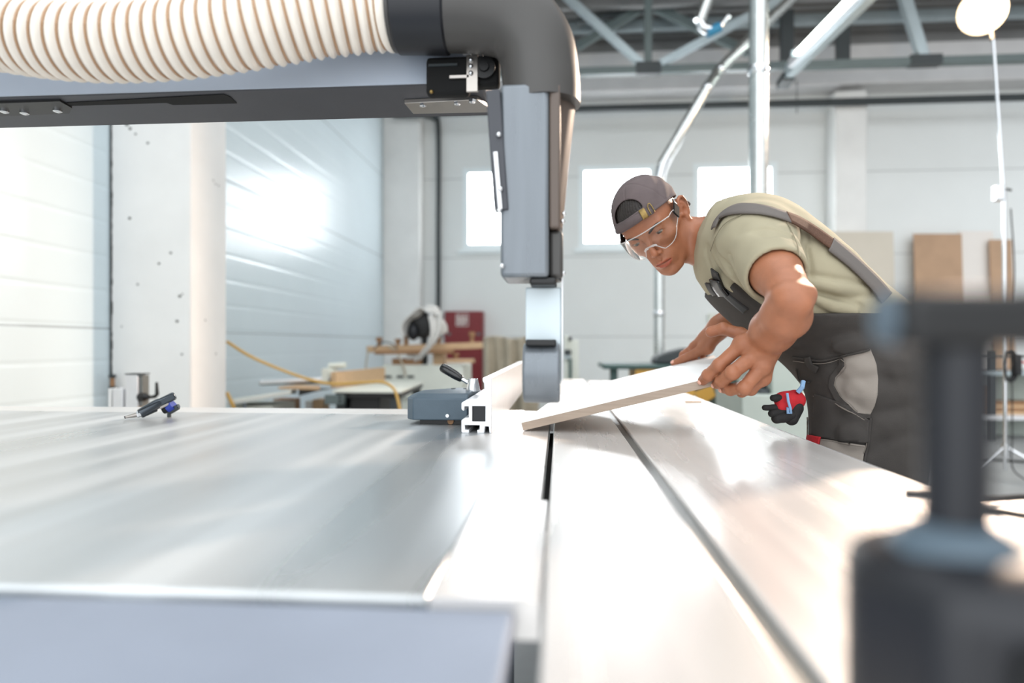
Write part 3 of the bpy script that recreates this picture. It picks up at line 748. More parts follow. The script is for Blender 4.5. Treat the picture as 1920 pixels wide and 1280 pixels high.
# ---------------------------------------------------------------- things along the walls and behind the saw
def cloth(name, fn, nu, nv_, material, parent, thick=0.012):
    vs = [tuple(fn(i / nu, j / nv_)) for i in range(nu + 1) for j in range(nv_ + 1)]
    fs = [(i * (nv_ + 1) + j, (i + 1) * (nv_ + 1) + j, (i + 1) * (nv_ + 1) + j + 1, i * (nv_ + 1) + j + 1) for i in range(nu) for j in range(nv_)]
    me = bpy.data.meshes.new(name); me.from_pydata(vs, [], fs); me.update()
    o = finish(name, me, material, parent, angle=3.0)
    so = o.modifiers.new('thickness', 'SOLIDIFY'); so.thickness = thick
    return o
def pbox(x0, y0, x1, y1, Ya, Yb, zfix=None):
    """box whose front face at depth Ya covers picture rectangle, running back to Yb"""
    a = at(x0, y1, Ya); b = at(x1, y0, Ya)
    return (a.x, Ya, a.z if zfix is None else zfix), (b.x, Yb, b.z)

# profiles and clamp standing by the left column
Yp = 2.85
def stand(x0, x1, ytop, d=0.06, Y=Yp):
    a = at(x0, ytop, Y); b = at(x1, ytop, Y); return (a.x, Y, 0.0), (b.x, Y + d, a.z)
t = thing('clamp_stop', 'light grey upright stop profile with a black clamp lever by the column', 'clamp', (at(245, 700, Yp).x, Yp, 0))
lo, hi = stand(235, 258, 702); MB().box(lo, hi).build('profile', M['alu_white'], t, bevel=0.002)
lo2, hi2 = stand(258, 264, 702); MB().box((hi[0], Yp + 0.012, 0), (hi[0] + 0.016, Yp + 0.06, hi[2] - 0.004)).build('profile_side', M['groove'], t)
MB().box((lo[0] - 0.002, Yp - 0.002, hi[2]), (hi[0] + 0.018, Yp + 0.064, hi[2] + 0.005)).build('end_cap', M['steel_dark'], t)
a = at(258, 745, Yp - 0.02); MB().lathe((hi[0], Yp + 0.01, a.z), (1, 0, 0), [(0, 0.018), (0.03, 0.020), (0.042, 0.012), (0.052, 0.009)], 18).build('clamp_nut', M['black'], t)
p = [at(272, 746, Yp - 0.02), at(283, 744, Yp - 0.02), at(287, 740, Yp - 0.02), at(286, 717, Yp - 0.02)]
MB().tube([Vector((q.x, Yp + 0.01, q.z)) for q in p], [0.007, 0.009, 0.009, 0.006], 12).build('clamp_lever', M['black'], t)
MB().box((hi[0] - 0.01, Yp + 0.0, at(0, 763, Yp).z - 0.02), (at(276, 760, Yp).x, Yp + 0.05, at(0, 761, Yp).z)).build('foot_block', M['wood'], t)
lo, hi = stand(211, 230, 728, 0.05)
tag(MB().box(lo, hi).build('fence_profile', M['alu_white'], bevel=0.003), 'shorter pale profile standing left of the clamp lever profile', 'profile')
lo, hi = stand(203, 208, 728, 0.04)
tag(MB().box(lo, hi).build('edge_strip', M['mdf'], bevel=0.002), 'narrow white strip standing at the crack beside the column', 'strip')
q = at(211, 715, 3.5)
t = thing('wall_rod', 'rusty short rod fixed to the wall crack above the profiles', 'rod', q)
MB().tube([(q.x, 3.5, 0.0), (q.x, 3.5, at(0, 702, 3.5).z)], 0.012, 12).build('rod', M['wood_dark'], t)
for py in (704, 726): MB().tube([(q.x, 3.5, at(0, py + 3, 3.5).z), (q.x, 3.5, at(0, py - 3, 3.5).z)], 0.019, 6).build('nut', M['steel_dark'], t)

# yellow air hose
hpts = [at(425, 640, 4.0), at(470, 668, 4.1), at(530, 694, 4.15), at(580, 711, 4.15), at(620, 719, 4.12), at(680, 717, 4.12), at(715, 716, 4.12), at(735, 725, 4.1), at(745, 745, 4.08), at(752, 790, 4.05), at(752, 860, 4.05)]
tag(MB().tube(bez(hpts, 10), 0.0095, 10).build('air_hose', M['yellow']), 'yellow air hose sagging from the column to the workbench', 'hose')
tag(MB().tube(bez([at(425, 735, 3.99), at(433, 752, 4.0), at(441, 772, 4.02), at(446, 800, 4.03), at(447, 840, 4.03)], 6), 0.012, 10).build('air_hose', M['yellow']), 'short end of yellow hose showing at the foot of the column', 'hose')

# workbench with a white board on top
YA, YB = 4.25, 5.4
t = thing('workbench', 'low workbench with a white top and dark frame behind the saw', 'workbench', (at(690, 735, YA).x, 4.7, 0))
zt_ = at(690, 733, YA).z
xl, xr = at(622, 735, YA).x, at(752, 735, YA).x
xl2, xr2 = at(690, 706, YB).x, at(797, 706, YB).x
MB().hexa([(xl, YA, zt_ - 0.012), (xr, YA, zt_ - 0.012), (xr2, YB, zt_ - 0.012), (xl2, YB, zt_ - 0.012), (xl, YA, zt_), (xr, YA, zt_), (xr2, YB, zt_), (xl2, YB, zt_)]).build('table_top', M['mach_white'], t)
MB().hexa([(xl + 0.02, YA + 0.02, zt_ - 0.05), (xr - 0.01, YA + 0.02, zt_ - 0.05), (xr2 - 0.02, YB, zt_ - 0.05), (xl2, YB, zt_ - 0.05), (xl + 0.02, YA + 0.02, zt_ - 0.012), (xr - 0.01, YA + 0.02, zt_ - 0.012), (xr2 - 0.02, YB, zt_ - 0.012), (xl2, YB, zt_ - 0.012)]).build('frame', M['black'], t)
for x, y in ((xl + 0.05, YA + 0.06), (xr - 0.05, YA + 0.06), (xl2 + 0.05, YB - 0.06), (xr2 - 0.06, YB - 0.06)):
    MB().box((x - 0.03, y - 0.03, 0), (x + 0.03, y + 0.03, zt_ - 0.05)).build('leg', M['steel_dark'], t)
lo, hi = pbox(655, 745, 712, 790, YA + 0.05, YA + 0.4); MB().box((lo[0], lo[1], 0.4), hi).build('drawer_box', M['black'], t, bevel=0.01)
lo, hi = pbox(608, 741, 643, 758, YA - 0.04, YA + 0.02); MB().box(lo, hi).build('switch_box', M['steel_paint'], t, bevel=0.004)
for py in (744, 752): q = at(637, py, YA - 0.045); MB().tube([q, q + Vector((0, 0.01, 0))], 0.009, 12).build('button', M['black'], t)
MB().hexa([at(560, 742, YA), at(600, 732, YA), at(600, 732, YA + 0.3), at(560, 742, YA + 0.3), at(560, 728, YA), at(624, 728, YA), at(624, 728, YA + 0.3), at(560, 728, YA + 0.3)]).build('side_arm', M['black'], t)
MB().bar((xl - 0.18, YA + 0.15, 0.35), (xl + 0.1, YA + 0.15, zt_ - 0.06), 0.05, 0.05).build('brace', M['black'], t)
# wooden fence block on it
a0 = at(620, 719, YA + 0.25); b0 = at(713, 705, YB); zb_ = zt_ + 0.001; h_ = at(620, 697, YA + 0.25).z - zb_
w_ = 0.045
d = Vector((b0.x - a0.x, YB - YA - 0.25, 0)); nrm = Vector((d.y, -d.x, 0)).normalized() * w_
fb = MB().hexa([(a0.x, YA + 0.25, zb_), (a0.x + nrm.x, YA + 0.25 + nrm.y, zb_), (b0.x + nrm.x, YB + nrm.y, zb_), (b0.x, YB, zb_), (a0.x, YA + 0.25, zb_ + h_), (a0.x + nrm.x, YA + 0.25 + nrm.y, zb_ + h_), (b0.x + nrm.x, YB + nrm.y, zb_ + h_), (b0.x, YB, zb_ + h_)])
tag(fb.build('wooden_fence', M['wood'], bevel=0.003), 'long beech fence block lying on the white workbench top', 'fence')
# planks and rails sticking out at the left of the bench
zq = at(560, 724, YA + 0.2).z
tag(MB().hexa([at(522, 729, YA + 0.1), at(600, 731, YA - 0.1), at(600, 726, YA + 0.5), at(560, 724, YA + 0.6), at(522, 725, YA + 0.1), at(600, 727, YA - 0.1), at(600, 722, YA + 0.5), at(560, 720, YA + 0.6)]).build('plank', M['wood']), 'thin pale plank sticking out left of the workbench', 'plank')
t = thing('guide_rail', 'silver guide rail with a round end sticking out left of the bench', 'rail', at(540, 715, YA + 0.3))
MB().tube([at(488, 717, YA + 0.3), at(618, 710, YA + 0.35)], 0.017, 14).build('rail', M['alu_white'], t)
MB().tube([at(487, 719, YA + 0.3), at(618, 716, YA + 0.35)], 0.012, 14).build('lower_rail', M['steel_dark'], t)
t = thing('feed_motor', 'small off white motor housing on the guide rail', 'motor', at(628, 712, YA + 0.4))
q = at(622, 700, YA + 0.4); MB().ball(q, 0.052, 20, (0.85, 0.9, 1.1)).build('housing', M['mach_white'], t)
MB().tube([at(617, 686, YA + 0.38), at(648, 684, YA + 0.38)], 0.022, 18).build('motor_can', M['mach_white'], t)
MB().box(*(lambda a, b: ((a.x, YA + 0.33, a.z), (b.x, YA + 0.45, b.z)))(at(609, 716, YA + 0.4), at(622, 690, YA + 0.4))).build('bracket', M['mach_white'], t, bevel=0.006)
# ribbed pale extrusion leaning up
t = thing('conveyor', 'pale ribbed conveyor table sloping up behind the saw', 'conveyor', at(500, 770, 4.3))
top = [at(428, 752, 4.05), at(545, 731, 4.2), at(556, 730, 4.6), at(440, 747, 4.45)]
mb = MB(); p = [q + Vector((0, 0, 0)) for q in top]
mb.hexa([q - Vector((0, 0, 0.028)) for q in p] + p); mb.build('belt_bed', M['mach_white'], t)
for k in range(24):
    q = p[0].lerp(p[1], (k + 0.5) / 24); MB().tube([q + Vector((0, -0.003, -0.005)), q + Vector((0, -0.003, -0.024))], 0.004, 6).build('rib', M['alu_white'], t)
lo, hi = pbox(432, 757, 510, 790, 4.22, 4.6); MB().box((lo[0], lo[1], 0), (hi[0], hi[1], at(0, 757, 4.22).z)).build('body', M['mach_white'], t)
q = at(457, 755, 4.2); MB().box((q.x - 0.008, 4.21, 0.3), (q.x + 0.008, 4.22, at(0, 752, 4.2).z)).build('blue_strip', M['arm_face'], t)
# wood scraps below the bench
for k, (x0, y0, x1, y1, mm, lab) in enumerate(((512, 748, 550, 800, 'wood_dark', 'brown wood block stacked left under the workbench'), (572, 752, 585, 800, 'mdf', 'white offcut standing under the workbench'), (586, 749, 606, 800, 'wood', 'beech offcut standing next to the switch box under the bench'), (722, 742, 735, 800, 'wood', 'upright wooden batten under the right end of the bench'))):
    lo, hi = pbox(x0, y0, x1, y1, YA + 0.42, YA + 0.55); tag(MB().box((lo[0], lo[1], 0), hi).build('wood_offcut', M[mm], bevel=0.003), lab, 'offcut', 'offcuts under the bench')
lo, hi = pbox(690, 744, 722, 800, YA + 0.55, YA + 0.8)
tag(MB().box((lo[0], lo[1], 0), hi).build('grey_bin', M['steel_light'], bevel=0.02), 'light grey bin under the white workbench', 'bin')

# old machine with a wooden beam and cloth-covered feeder
YM = 6.0
t = thing('shaper_machine', 'off white woodworking machine with a wooden beam across its top', 'machine', (at(790, 700, YM).x, YM + 0.3, 0))
lo, hi = pbox(717, 684, 868, 708, YM, YM + 0.6); MB().box((lo[0], lo[1], 0.55), hi).build('machine_table', M['mach_white'], t, bevel=0.01)
lo, hi = pbox(735, 708, 840, 790, YM + 0.03, YM + 0.55); MB().box((lo[0], lo[1], 0), (hi[0], hi[1], 0.55)).build('machine_base', M['mach_white'], t)
for px in (730, 752, 772): lo, hi = pbox(px - 8, 704, px + 4, 708, YM - 0.01, YM + 0.0); MB().box(lo, hi).build('vent', M['black'], t)
bl, brr = at(690, 655, YM + 0.1), at(905, 647, YM + 0.1)
MB().bar(bl, brr, 0.10, 0.062).build('wood_beam', M['wood'], t, bevel=0.004)
bl2, br2_ = at(705, 661, YM + 0.0), at(850, 659, YM + 0.0)
MB().bar(bl2, br2_, 0.10, 0.035).build('wood_ledge', M['wood_dark'], t, bevel=0.004)
lo, hi = pbox(735, 672, 790, 684, YM + 0.02, YM + 0.2); MB().box(lo, hi).build('wood_block', M['wood_dark'], t)
lo, hi = pbox(812, 660, 832, 684, YM + 0.05, YM + 0.2); MB().box(lo, hi).build('wood_block', M['wood'], t)
lo, hi = pbox(836, 673, 886, 680, YM - 0.02, YM + 0.15); MB().box(lo, hi).build('side_shelf', M['wood'], t)
lo, hi = pbox(762, 660, 782, 673, YM - 0.0, YM + 0.15); MB().box(lo, hi).build('paper_stack', M['cloth_white'], t)
for px, py, hgt in ((711, 640, 16), (746, 642, 14), (885, 632, 20), (855, 668, 12), (822, 640, 14)):
    a = at(px, py + hgt / 2, YM + 0.08); b = at(px, py - hgt / 2, YM + 0.08)
    MB().lathe(a, b - a, [(0, 0.022), ((b - a).length * 0.5, 0.018), ((b - a).length * 0.6, 0.032), ((b - a).length, 0.030)], 14).build('clamp_knob', M['wood_dark'], t)
lo, hi = pbox(757, 630, 764, 650, YM + 0.05, YM + 0.1); MB().box(lo, hi).build('stop_post', M['wood_dark'], t)
MB().tube(bez([at(728, 648, YM - 0.02), at(745, 662, YM - 0.04), at(757, 690, YM - 0.05), at(760, 705, YM - 0.05)], 8), 0.010, 8).build('air_lead', M['cloth_beige'], t)
MB().tube(bez([at(690, 655, YM), at(688, 670, YM), at(686, 690, YM), at(690, 705, YM)], 6), 0.008, 8).build('air_lead', M['cloth_beige'], t)
MB().tube(bez([at(700, 655, YM), at(716, 642, YM), at(735, 644, YM), at(745, 655, YM)], 8), 0.006, 8).build('cable', M['steel_dark'], t)
q = at(796, 672, YM + 0.1); MB().tube([Vector((q.x, YM + 0.1, at(0, 684, YM).z)), Vector((q.x, YM + 0.1, at(0, 620, YM).z))], 0.03, 14).build('feeder_column', M['black'], t)
q = at(787, 608, YM + 0.1)
fd = MB().lathe(q + Vector((0, -0.06, 0)), (0, 1, 0), [(0, 0.10), (0.01, 0.13), (0.2, 0.135), (0.22, 0.11)], 24); fd.build('power_feeder', M['black'], t, bevel=0.006)
q = at(775, 622, YM + 0.02); MB().ball(q, 0.07, 16, (0.8, 0.7, 1.2)).build('feeder_motor', M['navy'], t)
def drape(u, v):
    # over the feeder: an arched hood
    an = math.pi * (1.04 - 1.10 * u)
    r = 0.165 + 0.022 * math.sin(9 * u + 4 * v) + 0.012 * math.sin(17 * u - 7 * v)
    c = at(797, 618, YM + 0.1)
    ex = 1.12 if math.cos(an) > 0 else 1.0
    return (c.x + ex * r * math.cos(an), YM - 0.12 + 0.42 * v + 0.02 * math.sin(6 * u), c.z + 1.28 * r * math.sin(an) - 0.05 * max(0, -math.cos(an)) + 0.012 * math.sin(12 * v + 3 * u))
t2 = thing('white_cloth', 'crumpled white cloth thrown over the black power feeder', 'cloth', at(800, 575, YM))
cloth('cloth_hood', drape, 40, 16, M['cloth_white'], t2)
def tail(u, v):
    c0 = at(802, 600, YM - 0.1); c1 = at(822, 625, YM - 0.13); c2 = at(812, 642, YM - 0.15); c3 = at(784, 674, YM - 0.16)
    pth = tail.p; k = u * (len(pth) - 1); i = min(int(k), len(pth) - 2); p = pth[i].lerp(pth[i + 1], k - i)
    wd = 0.13 - 0.075 * u
    return (p.x + (v - 0.5) * wd, p.y - 0.025 * math.sin(v * 9.0 + 2 * u), p.z + (v - 0.5) * wd * 0.35)
tail.p = bez([at(815, 588, YM - 0.12), at(818, 610, YM - 0.14), at(815, 632, YM - 0.15), at(800, 655, YM - 0.16), at(783, 676, YM - 0.16)], 10)
cloth('cloth_tail', tail, 30, 12, M['cloth_white'], t2, 0.006)

# red fire hose cabinet on the back wall
t = thing('fire_cabinet', 'dark red fire hose cabinet standing against the back wall', 'cabinet', (at(868, 700, 9.4).x, 9.5, 0))
lo, hi = pbox(833, 583, 905, 790, 9.42, BY - 0.002); MB().box((lo[0], lo[1], 0.30), hi).build('body', M['red'], t, bevel=0.006)
MB().box((lo[0] + 0.02, 9.405, 0.34), (hi[0] - 0.02, 9.42, hi[2] - 0.02)).build('door', M['red'], t, bevel=0.004)
MB().box((lo[0], 9.42, 0), (hi[0], BY - 0.002, 0.30)).build('plinth', M['red'], t)
a = at(855, 611, 9.402); b = at(878, 588, 9.402)
sg = MB().box((a.x, 9.402, a.z), (b.x, 9.405, b.z)).build('hose_sign', M['red'], t)
s_ = MB(); fr = 0.012
for l, h in (((a.x, a.z), (b.x, a.z + fr)), ((a.x, b.z - fr), (b.x, b.z)), ((a.x, a.z), (a.x + fr, b.z)), ((b.x - fr, a.z), (b.x, b.z))): s_.box((l[0], 9.399, l[1]), (h[0], 9.402, h[1]))
W2 = b.x - a.x; H2 = b.z - a.z
cc = Vector((a.x + W2 * 0.58, 9.40, a.z + H2 * 0.52))
s_.tube([cc + Vector((math.cos(k) * W2 * 0.24, 0, math.sin(k) * H2 * 0.24)) for k in np.linspace(0, 2 * math.pi, 20)], 0.011, 6)
s_.tube([cc + Vector((math.cos(k) * W2 * 0.10, 0, math.sin(k) * H2 * 0.10)) for k in np.linspace(0, 2 * math.pi, 14)], 0.008, 6)
s_.box((a.x + W2 * 0.14, 9.399, a.z + H2 * 0.12), (a.x + W2 * 0.26, 9.402, a.z + H2 * 0.85))
s_.box((a.x + W2 * 0.14, 9.399, a.z + H2 * 0.12), (a.x + W2 * 0.7, 9.402, a.z + H2 * 0.2))
s_.build('pictogram', M['sign_white'], sg)
for px in (842, 897): q = at(px, 626, 9.40); MB().tube([q, q + Vector((0, 0.01, 0))], 0.024, 16).build('lock', M['steel_paint'], t)

# draped beige cloth on a low machine
YC = 7.6
t = thing('covered_machine', 'low machine hidden under a hanging beige drop cloth', 'machine', (at(945, 690, YC).x, YC + 0.3, 0))
lo, hi = pbox(914, 638, 1000, 800, YC + 0.05, YC + 0.6); MB().box((lo[0], lo[1], 0), hi).build('machine_body', M['mach'], t)
def hang(u, v):
    a = at(908, 633, YC); b = at(1010, 636, YC)
    x = a.x + (b.x - a.x) * u; z = a.z * (1 - v) + 0.15 * v
    y = YC - 0.02 - 0.05 * math.sin(u * 17 + 1.5 * v) * (0.3 + v) - 0.03 * math.sin(u * 31 - 2 * v)
    return (x, y, z + 0.015 * math.sin(u * 9) - 0.10 * math.exp(-((u - 0.45) / 0.2) ** 2) * 0)
cloth('drop_cloth', hang, 60, 20, M['cloth_beige'], t)
def topc(u, v):
    a = at(908, 633, YC); b = at(1010, 636, YC)
    return (a.x + (b.x - a.x) * u, YC - 0.02 + 0.65 * v - 0.03 * math.sin(u * 17) * (1 - v), a.z + 0.015 * math.sin(u * 9) + 0.01 * math.sin(v * 5))
cloth('drop_cloth', topc, 40, 8, M['cloth_beige'], t)

# pale green column machine right of the guard
YG = 6.4
t = thing('mortiser', 'pale green upright drilling machine just right of the guard', 'machine', (at(1072, 700, YG).x, YG + 0.1, 0))
lo, hi = pbox(1066, 637, 1085, 800, YG, YG + 0.25); MB().box((lo[0], lo[1], 0), hi).build('column', M['mach_white'], t, bevel=0.01)
lo, hi = pbox(1058, 629, 1067, 705, YG - 0.02, YG + 0.1); MB().box((lo[0], lo[1], 0), hi).build('head_slide', M['mach_white'], t, bevel=0.01)
MB().tube([at(1066, 635, YG - 0.05), at(1072, 635, YG - 0.05)], 0.02, 12).build('knob', M['black'], t)
lo, hi = pbox(1058, 655, 1071, 665, YG - 0.08, YG); MB().box(lo, hi).build('chuck', M['steel_dark'], t, bevel=0.006)
lo, hi = pbox(1067, 672, 1072, 710, YG - 0.06, YG - 0.02); MB().box((lo[0], lo[1], 0.6), hi).build('rack_bar', M['teal'], t)
lo, hi = pbox(1058, 666, 1070, 672, YG - 0.06, YG); MB().box(lo, hi).build('bracket', M['steel_light'], t)

# low table with ochre front, dark hood on it
YT = 6.0
t = thing('low_table', 'low machine table with teal edge and ochre panel behind the board', 'table', (at(1210, 690, YT).x, YT + 0.4, 0))
lo, hi = pbox(1131, 684, 1420, 692, YT, YT + 0.8); MB().box(lo, hi).build('table_top', M['teal'], t, bevel=0.012)
MB().box((at(1192, 0, YT + 0.02).x, YT + 0.02, 0.0), (at(1420, 0, YT).x, YT + 0.6, lo[2])).build('front_panel', M['ochre'], t)
MB().box((at(1146, 0, YT + 0.02).x, YT + 0.1, 0.0), (at(1160, 0, YT).x, YT + 0.2, lo[2])).build('leg', M['teal'], t)
ztab = hi[2]
q = at(1272, 684, YT + 0.3)
mb = MB(); mb.prism([(-0.24, 0), (0.26, 0), (0.26, 0.14), (0.05, 0.155), (-0.2, 0.09), (-0.24, 0.04)], YT + 0.15, YT + 0.5, lambda u, v, d: (q.x + u, d, ztab + v))
tag(mb.build('dark_hood', M['steel_dark'], bevel=0.02), 'dark grey hood lying on the low table behind the right hand', 'hood')

# grey green machine cabinet behind the near hand
YK = 3.6
t = thing('machine_cabinet', 'grey green machine cabinet with a dark opening behind the worker', 'machine', (at(1450, 750, YK).x, YK + 0.3, 0))
lo, hi = pbox(1447, 640, 1512, 745, YK, YK + 0.5); MB().box(lo, hi).build('upright', M['mach'], t, bevel=0.01)
lo, hi = pbox(1392, 740, 1530, 900, YK - 0.05, YK + 0.55); MB().box((lo[0], lo[1], 0), hi).build('base', M['mach'], t, bevel=0.01)
lo, hi = pbox(1405, 640, 1447, 740, YK + 0.25, YK + 0.5); MB().box(lo, hi).build('back_panel', M['mach'], t)
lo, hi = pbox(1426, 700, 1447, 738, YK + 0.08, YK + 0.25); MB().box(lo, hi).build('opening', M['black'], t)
lo, hi = pbox(1440, 660, 1450, 676, YK - 0.01, YK + 0.2); MB().box(lo, hi).build('switch', M['black'], t)
MB().ball(at(1432, 735, YK + 0.05), 0.035, 14, (1.3, 1, 0.7)).build('crumpled_bag', M['steel_dark'], t)
lo, hi = pbox(1330, 700, 1393, 900, 4.4, 4.9)
t = thing('dust_bin', 'dark green bin with an ochre flap below the lifted board', 'bin', ((lo[0] + hi[0]) / 2, 4.6, 0))
MB().box((lo[0], lo[1], 0), hi).build('body', M['mach_dark'], t, bevel=0.02)
MB().hexa([at(1318, 758, 4.38), at(1342, 742, 4.38), at(1342, 742, 4.395), at(1318, 758, 4.395), at(1300, 735, 4.38), at(1335, 722, 4.38), at(1335, 722, 4.395), at(1300, 735, 4.395)]).build('flap', M['ochre'], t)
lo, hi = pbox(1328, 600, 1346, 668, 8.5, 8.6)
t = thing('wall_socket', 'small off white switch box on the back wall behind the arms', 'switch', at(1337, 600, BY))
a = at(1328, 606, BY - 0.05); b = at(1350, 588, BY - 0.05)
MB().box((a.x, BY - 0.05, a.z), (b.x, BY - 0.001, b.z)).build('box', M['mach_white'], t, bevel=0.006)
q = at(1340, 597, BY - 0.052); MB().tube([q, q + Vector((0, 0.004, 0))], 0.02, 12).build('dial', M['steel_paint'], t)

# sheets leaning on the back wall
def sheet(name, x0, x1, ytop, Y, mm, lab, lean=0.12):
    a = at(x0, ytop, Y + lean); b = at(x1, ytop, Y + lean)
    o = MB().hexa([(a.x, Y, 0), (b.x, Y, 0), (b.x, Y + 0.019, 0), (a.x, Y + 0.019, 0), (a.x, Y + lean, a.z), (b.x, Y + lean, b.z), (b.x, Y + lean + 0.019, b.z), (a.x, Y + lean + 0.019, a.z)]).build(name, M[mm])
    tag(o, lab, 'sheet', 'sheets leaning on the back wall')
sheet('panel_sheet', 1545, 1675, 434, 9.08, 'sheet_beige', 'large beige sheet leaning on the wall behind the worker\'s back')
sheet('panel_sheet', 1713, 1803, 438, 9.36, 'sheet_brown', 'wide brown chipboard sheet leaning right of the beige one')
sheet('panel_sheet', 1798, 1862, 433, 9.44, 'sheet_white', 'white sheet between the two brown sheets')
sheet('panel_sheet', 1855, 1897, 449, 9.36, 'sheet_brown', 'narrow brown chipboard sheet behind the light stand')

# rack of boards low on the right
YR = 7.4
t = thing('storage_rack', 'low grey storage rack at the right behind the light stand', 'rack', (at(1880, 800, YR).x, YR + 0.3, 0))
x0, x1 = at(1790, 700, YR).x, at(2010, 700, YR).x
for zt2, th_, mm in ((at(0, 664, YR).z, 0.02, 'steel_dark'), (at(0, 690, YR).z, 0.045, 'steel_light'), (at(0, 764, YR).z, 0.05, 'alu_white')):
    MB().box((x0, YR, zt2 - th_), (x1, YR + 0.6, zt2)).build('shelf', M[mm], t)
for x in (x0 + 0.03, at(1862, 0, YR).x, x1 - 0.03):
    MB().box((x - 0.03, YR + 0.02, 0), (x + 0.03, YR + 0.08, at(0, 655, YR).z)).build('upright', M['steel_dark'], t)
MB().box((x0, YR + 0.5, 0), (x1, YR + 0.55, at(0, 690, YR).z)).build('back_panel', M['mach'], t)
zs = at(0, 764, YR).z
for k in range(4):
    tag(MB().box((at(1866, 0, YR).x, YR + 0.09 + 0.02 * k, zs + 0.001 + k * 0.034), (x1 - 0.1 - 0.03 * k, YR + 0.45, zs + 0.032 + k * 0.034)).build('stacked_board', M['wood_dark' if k % 2 else 'wood'], bevel=0.002),
        ['pale board at the bottom of the stack on the low rack', 'brown board second from the bottom on the low rack', 'pale board third from the bottom on the low rack', 'brown board on top of the stack on the low rack'][k], 'board', 'boards stacked on the low rack')
for px, hh in ((1812, 0.28), (1826, 0.36), (1844, 0.32)):
    lo = at(px, 760, YR + 0.1)
    tag(MB().box((lo.x, YR + 0.09, zs + 0.001), (lo.x + 0.05, YR + 0.4, zs + hh)).build('upright_offcut', M['mach_dark' if px == 1826 else 'wood_dark']), {1812: 'brown offcut standing leftmost on the low rack', 1826: 'tall dark offcut standing on the low rack', 1844: 'brown offcut standing beside the board stack on the low rack'}[px], 'offcut', 'offcuts standing on the low rack')
q = atz(1760, 850, 0.0)
tag(MB().tube(bez([atz(1700, 866, 0.01), atz(1745, 860, 0.01), atz(1800, 868, 0.01), atz(1850, 862, 0.01), atz(1930, 866, 0.01)], 8), 0.012, 8).build('floor_cable', M['black']), 'black cable lying on the floor right of the worker', 'cable')
# cables on the outrigger at the right
z_ = TZ + 0.003
tag(MB().tube(bez([atz(1700, 925, z_), atz(1800, 930, z_), atz(1860, 935, z_), atz(1930, 932, z_), atz(2000, 945, z_)], 8), 0.004, 8).build('table_cable', M['black']), 'thin dark cable lying across the outrigger, the rear one', 'cable')
tag(MB().tube(bez([atz(1760, 945, z_), atz(1850, 955, z_), atz(1930, 968, z_), atz(2010, 975, z_)], 8), 0.004, 8).build('table_cable', M['black']), 'thin dark cable lying across the outrigger, the front one', 'cable')
# ---------------------------------------------------------------- signed-distance modelling for the worker
V = lambda *a: np.array(a, float)
def nv(v): return np.array((v[0], v[1], v[2]), float)
def smin(a, b, k):
    h = np.maximum(k - np.abs(a - b), 0.0) / k
    return np.minimum(a, b) - h * h * k * 0.25
def smax(a, b, k): return -smin(-a, -b, k)
def sphere(P, c, r): return np.linalg.norm(P - c, axis=1) - r
def ell(P, c, r, R=None):
    q = P - c
    if R is not None: q = q @ np.asarray(R).T      # rows of R are the local axes
    r = np.asarray(r, float)
    k0 = np.linalg.norm(q / r, axis=1); k1 = np.linalg.norm(q / (r * r), axis=1) + 1e-9
    return k0 * (k0 - 1.0) / k1
def cone(P, a, b, ra, rb=None):
    """tapered capsule"""
    rb = ra if rb is None else rb
    ab = b - a; L = ab @ ab
    t = np.clip((P - a) @ ab / L, 0, 1)
    return np.linalg.norm(P - a - t[:, None] * ab, axis=1) - (ra + (rb - ra) * t)
def chain(P, pts, rs, k=0.01):
    d = None
    for i in range(len(pts) - 1):
        e = cone(P, pts[i], pts[i + 1], rs[i], rs[i + 1])
        d = e if d is None else smin(d, e, k)
    return d
def poly_tube(P, pts, r):
    d = np.full(len(P), 1e9)
    rs = r if isinstance(r, (list, tuple)) else [r] * len(pts)
    for i in range(len(pts) - 1): d = np.minimum(d, cone(P, pts[i], pts[i + 1], rs[i], rs[i + 1]))
    return d
def wob(P, s, seed=0):
    """cheap smooth noise from a few rotated sines"""
    r = np.random.default_rng(seed); o = np.zeros(len(P))
    for i in range(7):
        d = r.normal(size=3); d /= np.linalg.norm(d)
        o += np.sin((P @ d) * s * r.uniform(0.6, 1.7) + r.uniform(0, 6.28)) / 7
    return o
def evalc(f, P, n=200000):
    return np.concatenate([f(P[i:i + n]) for i in range(0, len(P), n)]) if len(P) else np.zeros(0)
